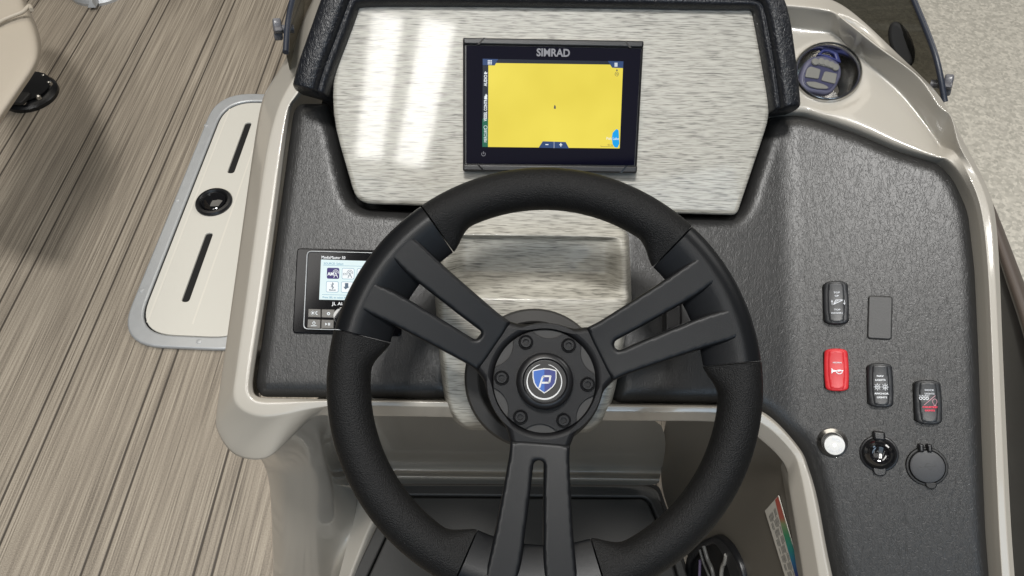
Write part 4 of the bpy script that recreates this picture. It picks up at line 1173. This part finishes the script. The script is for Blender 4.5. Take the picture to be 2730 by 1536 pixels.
plate("lock_lever", [rounded([(-.03, -.07), (.02, -.075), (.03, -.035), (-.02, -.03)], .008)], .028, .012, M_HUBLITE, sw, .003)
tc_ = Zp(270, -30, 0)
tb = thing("table_base", "round brushed metal table base on the deck at the top edge", "table base", loc=tc_)
tr = (Zp(190, -18, .01) - Zp(352, -18, .01)).length / 2
lathe("base_disc", [(tr, 0), (tr, .008), (tr - .006, .016), (tr - .02, .020), (tr - .026, .018), (tr * .55, .030), (tr * .4, .045), (0, .045)], M_ALU, tb, 72)
lathe("table_post", [(.045, .04), (.042, .40)], M_ALU, tb, 40)
q = Zp(243, 12, .02) - tc_
link("rib", mesh("rib", [(q.x - .012, q.y - .004, .012), (q.x + .012, q.y - .004, .012), (q.x + .010, q.y + .10, .012), (q.x - .010, q.y + .10, .012), (q.x - .004, q.y + .004, .026), (q.x + .004, q.y + .004, .026), (q.x + .004, q.y + .10, .09), (q.x - .004, q.y + .10, .09)],
     [(0, 1, 5, 4), (1, 2, 6, 5), (2, 3, 7, 6), (3, 0, 4, 7), (4, 5, 6, 7)], 30), M_ALU, tb)

# ------------------------------------------------------------------ smoked windscreen with its knobs
bot = [D(776,205,.88), D(800,110,.90), D(850,10,.93), D(960,-110,.98), D(1400,-160,1.0), D(1900,-150,1.0), D(2110,-60,.99), D(2255,45,.95), D(2392,172,.92), D(2500,286,.885)]
topr = [D(762,140,.80), D(768,60,.82), D(784,-20,.85), D(830,-220,.92), D(1400,-330,.98), D(2100,-300,.96), D(2370,-150,.90), D(2436,0,.86), D(2493,146,.83), D(2519,272,.83)]
wo = bot[4].copy(); wo.z = .6
ws = thing("windscreen", "low smoked acrylic windscreen wrapped round the console with a navy edge", "windscreen", loc=wo)
link("screen_sheet", loft_mesh("screen_sheet", [bot, mixrow(bot, topr, .5), topr], wo, sub=0, along=6), M_SCREEN, ws)
link("edge_trim", tube_mesh("edge_trim", [p - wo for p in catmull(topr, 8)], .0032), M_NAVY, ws)
# black round boot behind the screen
bf = frame_at(2405, 118, .885, 40, 0, -30)
ob = thing("cable_boot", "black oval boot behind the smoked windscreen", "boot", bf.m)
el = bf.loc([(2403 + 33 * math.cos(a) * .93 + 60 * math.sin(a) * .30, 118 - 33 * math.cos(a) * .12 + 60 * math.sin(a)) for a in np.arange(0, 6.28, .2)])
plate("boot_shell", [el], -.01, .014, M_DARK, ob, .004)
def knob(px, py, d, lean, label):
    kf = frame_at(px, py, d, 30, 0, lean)
    k_ = thing("screen_knob", label, "knob", kf.m, group="clamp knobs on the windscreen")
    pts = []
    for i in range(24):
        a = 2 * math.pi * i / 24; rr = .0085 + .0028 * math.cos(4 * a); pts.append((rr * math.cos(a), rr * math.sin(a)))
    plate("knob_grip", [pts], 0, .009, M_CLEAR, k_, .002)
    lathe("knob_stem", [(.0045, -.012), (.0045, 0)], M_CLEAR, k_, 16)
knob(752, 78, .835, -70, "small grey star knob on the left end of the windscreen")
knob(2514, 226, .84, 60, "small clear knob on the right end of the windscreen")

# ------------------------------------------------------------------ warning sticker, cable boot and cables in the foot well
def side_pt(px, py, off=.004):
    A = Zp(1800, 1400, ZM); Bq = G(2122, 1390, -.03); Cq = Yp(1764, 1180, YB)
    nrm = (Bq - A).cross(Cq - A).normalized()
    if nrm.dot(CAM - A) < 0: nrm = -nrm
    rr = ray(px, py); tt = (A + nrm * off - CAM).dot(nrm) / rr.dot(nrm); return CAM + rr * tt, nrm
p0, nrm = side_pt(2085, 1450, .010)
# keep the sticker on the real wall: find the wall surface under it by ray casting against the loft
dgx = bpy.context.evaluated_depsgraph_get(); dgx.update()
wall = bpy.data.objects["foot_well_side"]
def on_wall(px, py):
    im = wall.matrix_world.inverted(); o_ = im @ CAM; d_ = (im.to_3x3() @ ray(px, py)).normalized()
    okk, loc, nn, _ = wall.ray_cast(o_, d_)
    return (wall.matrix_world @ loc, (wall.matrix_world.to_3x3() @ nn).normalized()) if okk else (None, None)
c0, n0 = on_wall(2070, 1420)
if c0 is None: c0, n0 = p0, nrm
if n0.dot(CAM - c0) < 0: n0 = -n0
SF = Frame(c0 + n0 * .0012, (SF_X := (on_wall(2095, 1420)[0] or c0 + RT) - c0), n0)
stk = thing("warning_sticker", "white warning sticker with a red to blue colour strip beside the foot well", "sticker", SF.m)
out = [(2076,1321),(2100,1405),(2150,1570),(2104,1570),(2040,1362)]
plate("sticker_sheet", [SF.loc(out)], -.0004, .0008, M_WHITEPAPER, stk)
m, nt, b = new_mat("spectrum_print")
tc = N(nt, 'ShaderNodeTexCoord'); sx = N(nt, 'ShaderNodeSeparateXYZ'); nt.links.new(tc.outputs['Object'], sx.inputs[0])
ya = SF.hit(2076, 1321)[1]; yb_ = SF.hit(2135, 1536)[1]
mr = N(nt, 'ShaderNodeMapRange'); mr.inputs['From Min'].default_value = ya; mr.inputs['From Max'].default_value = yb_
nt.links.new(sx.outputs['Y'], mr.inputs['Value'])
cr = N(nt, 'ShaderNodeValToRGB'); E = cr.color_ramp.elements
E[0].position = 0; E[0].color = (.55, .10, .07, 1); E[1].position = 1; E[1].color = (.02, .03, .22, 1)
for p_, c_ in ((.28, (.50, .13, .09, 1)), (.36, (.25, .33, .16, 1)), (.5, (.05, .30, .14, 1)), (.68, (.01, .28, .26, 1)), (.85, (.01, .16, .38, 1))):
    e_ = E.new(p_); e_.color = c_
nt.links.new(mr.outputs[0], cr.inputs['Fac']); nt.links.new(cr.outputs['Color'], b.inputs['Base Color'])
flat("colour_strip", [SF.loc([(2076,1323),(2100,1405),(2149,1568),(2131,1568),(2087,1412),(2068,1333)])], .0005, m, stk)
lines = []
for row in range(7):
    for seg in range(9):
        f0 = .06 + seg * .104; f1 = f0 + .080 + .018 * ((row * 7 + seg * 3) % 3) / 2
        if (row + 2 * seg) % 5 == 4: continue
        u = .10 + row * .095
        def bl(u_, f_):
            ax, ay = 2045 + (2108 - 2045) * f_, 1366 + (1570 - 1366) * f_
            bx, by = 2072 + (2138 - 2072) * f_, 1330 + (1570 - 1330) * f_
            return (ax + (bx - ax) * u_, ay + (by - ay) * u_)
        lines.append(SF.loc([bl(u, f0), bl(u, f1), bl(u + .035, f1), bl(u + .035, f0)]))
flat("small_print", lines, .0005, M_INK, stk)
# cable boot
bc, bn = on_wall(1905, 1500)
if bc is None: bc, bn = D(1905, 1500, .95), -ray(1905, 1500).normalized()
if bn.dot(CAM - bc) < 0: bn = -bn
BF = Frame(bc, RT, bn)
boot = thing("cable_boot", "black oval cable boot low on the right wall of the foot well", "cable boot", BF.m)
bo = rounded(BF.loc([(1840,1480),(1880,1440),(1925,1420),(1958,1450),(1985,1500),(2000,1560),(2010,1640),(1830,1640)]), .02, 6)
bi = rounded(BF.loc([(1850,1500),(1885,1458),(1918,1446),(1938,1470),(1958,1520),(1968,1570),(1975,1640),(1840,1640)]), .02, 6)
plate("boot_rim", [bo, bi], -.004, .012, M_PLASTIC, boot, .004, 3)
plate("boot_floor", [bi], -.003, .004, M_DARK, boot)
M_CABLE = simple("cable_grey", (.10, .10, .095), .4); M_CABLEP = simple("cable_purple", (.16, .13, .22), .4)
for i, (pts, mt, lb) in enumerate((([(1866,1465),(1876,1500),(1893,1545),(1905,1620)], M_CABLE, "thin grey cable nearest the wheel in the black boot"), ([(1876,1455),(1886,1490),(1901,1530),(1912,1620)], M_CABLE, "thick grey cable in the middle of the black boot"),
        ([(1867,1495),(1865,1530),(1862,1620)], M_CABLEP, "purple cable at the left of the black boot"), ([(1936,1480),(1932,1500),(1924,1520),(1918,1620)], simple("cable_white", (.26, .25, .23), .35), "short pale cable tie end sticking up in the black boot"))):
    q = [BF.w(*BF.hit(x, y, .008), .008) for x, y in pts]
    o_ = link("cable", tube_mesh("cable", [p - q[0] for p in catmull(q, 5)], .0022 + .0006 * (i % 2)), mt); o_.location = q[0]
    tag(o_, lb, "cable", "cables in the foot well boot")

# ------------------------------------------------------------------ boat side at the right edge
def yrow(pts, z): return [Zp(a, b, z) for a, b in pts]
br_o = [(2290,110),(2400,205),(2500,310),(2575,410),(2640,520),(2672,600),(2720,725),(2760,830),(2800,930)]
br_i = [(2270,150),(2375,245),(2470,350),(2550,460),(2640,600),(2672,730),(2715,845),(2745,960),(2770,1080)]
rl = [yrow(br_o, .30), yrow([(a + 0, b + 0) for a, b in br_o], .40), mixrow(yrow(br_o, .40), yrow(br_i, .40), .5), yrow(br_i, .40), yrow(br_i, .30)]
ro = rl[1][6].copy()
o_ = link("side_rail", loft_mesh("side_rail", rl, ro, sub=1), M_BROWN); o_.location = ro
tag(o_, "dark brown padded rail running along the boat side at the right edge", "rail")
a_ = yrow([(2600,560),(2672,735),(2720,850),(2800,1100)], .385); b_ = [p + Vector((-.12, -.02, -.36)) for p in a_]
a2 = [Zp(2600,700,.385), Zp(2700,1000,.385), Zp(2720,1300,.385), Zp(2740,1650,.385)]
wl = [[Zp(2270,145,.38), Zp(2375,240,.38), Zp(2470,345,.38), Zp(2550,455,.38), Zp(2640,590,.38), Zp(2672,730,.38), Zp(2715,845,.38), Zp(2745,960,.38), Zp(2790,1080,.38), Zp(2840,1300,.38), Zp(2900,1700,.38)],
      [Zp(2230,260,.0), Zp(2320,340,.0), Zp(2400,410,.0), Zp(2480,500,.0), Zp(2560,590,.0), Zp(2580,730,.0), Zp(2600,900,.0), Zp(2610,1050,.0), Zp(2620,1200,.0), Zp(2640,1400,.0), Zp(2660,1700,.0)]]
wo_ = wl[0][6].copy()
o_ = link("side_wall", loft_mesh("side_wall", [[p + Vector((.03, 0, -.02)) for p in wl[0]]] + wl, wo_, sub=1), M_BLACKWALL); o_.location = wo_
tag(o_, "black vinyl boat side wall in the lower right corner beyond the taupe rim", "wall")

# ------------------------------------------------------------------ pieces that belong to a part go one level deeper
def stem(o): return o.name.split('.')[0]
def nest(root, rules):
    kids = list(root.children)
    for host, names in rules.items():
        hs = [k for k in kids if stem(k) == host]
        if not hs: continue
        for k in kids:
            if stem(k) in names and k is not hs[0]: k.parent = hs[0]
nest(wheel, {"hub_plate": ("bolt",), "centre_cap": ("badge", "badge_ring", "shield_border", "shield_field", "badge_letter")})
nest(plot, {"glass": ("lettering", "power_mark"), "bezel": ("bezel_notch",), "screen": ("map", "tab", "icon", "lake")})
nest(st, {"face": ("button", "lettering"), "screen": ("menu_tile", "divider", "icon"), "volume_knob": ("knob_ring",)})
for o in [o for o in bpy.data.objects if stem(o) == "rocker_switch"]: nest(o, {"rocker_face": ("lettering", "icon")})
nest(hatch, {"hatch_frame": ("screw",), "hatch_lid": ("lid_groove", "latch_ring", "latch_knob")})
nest(fob, {"fob_inlay": ("fob_key", "fob_dot")})
nest(seat, {"cushion": ("seam_piping",)})
nest(stk, {"sticker_sheet": ("colour_strip", "small_print")})
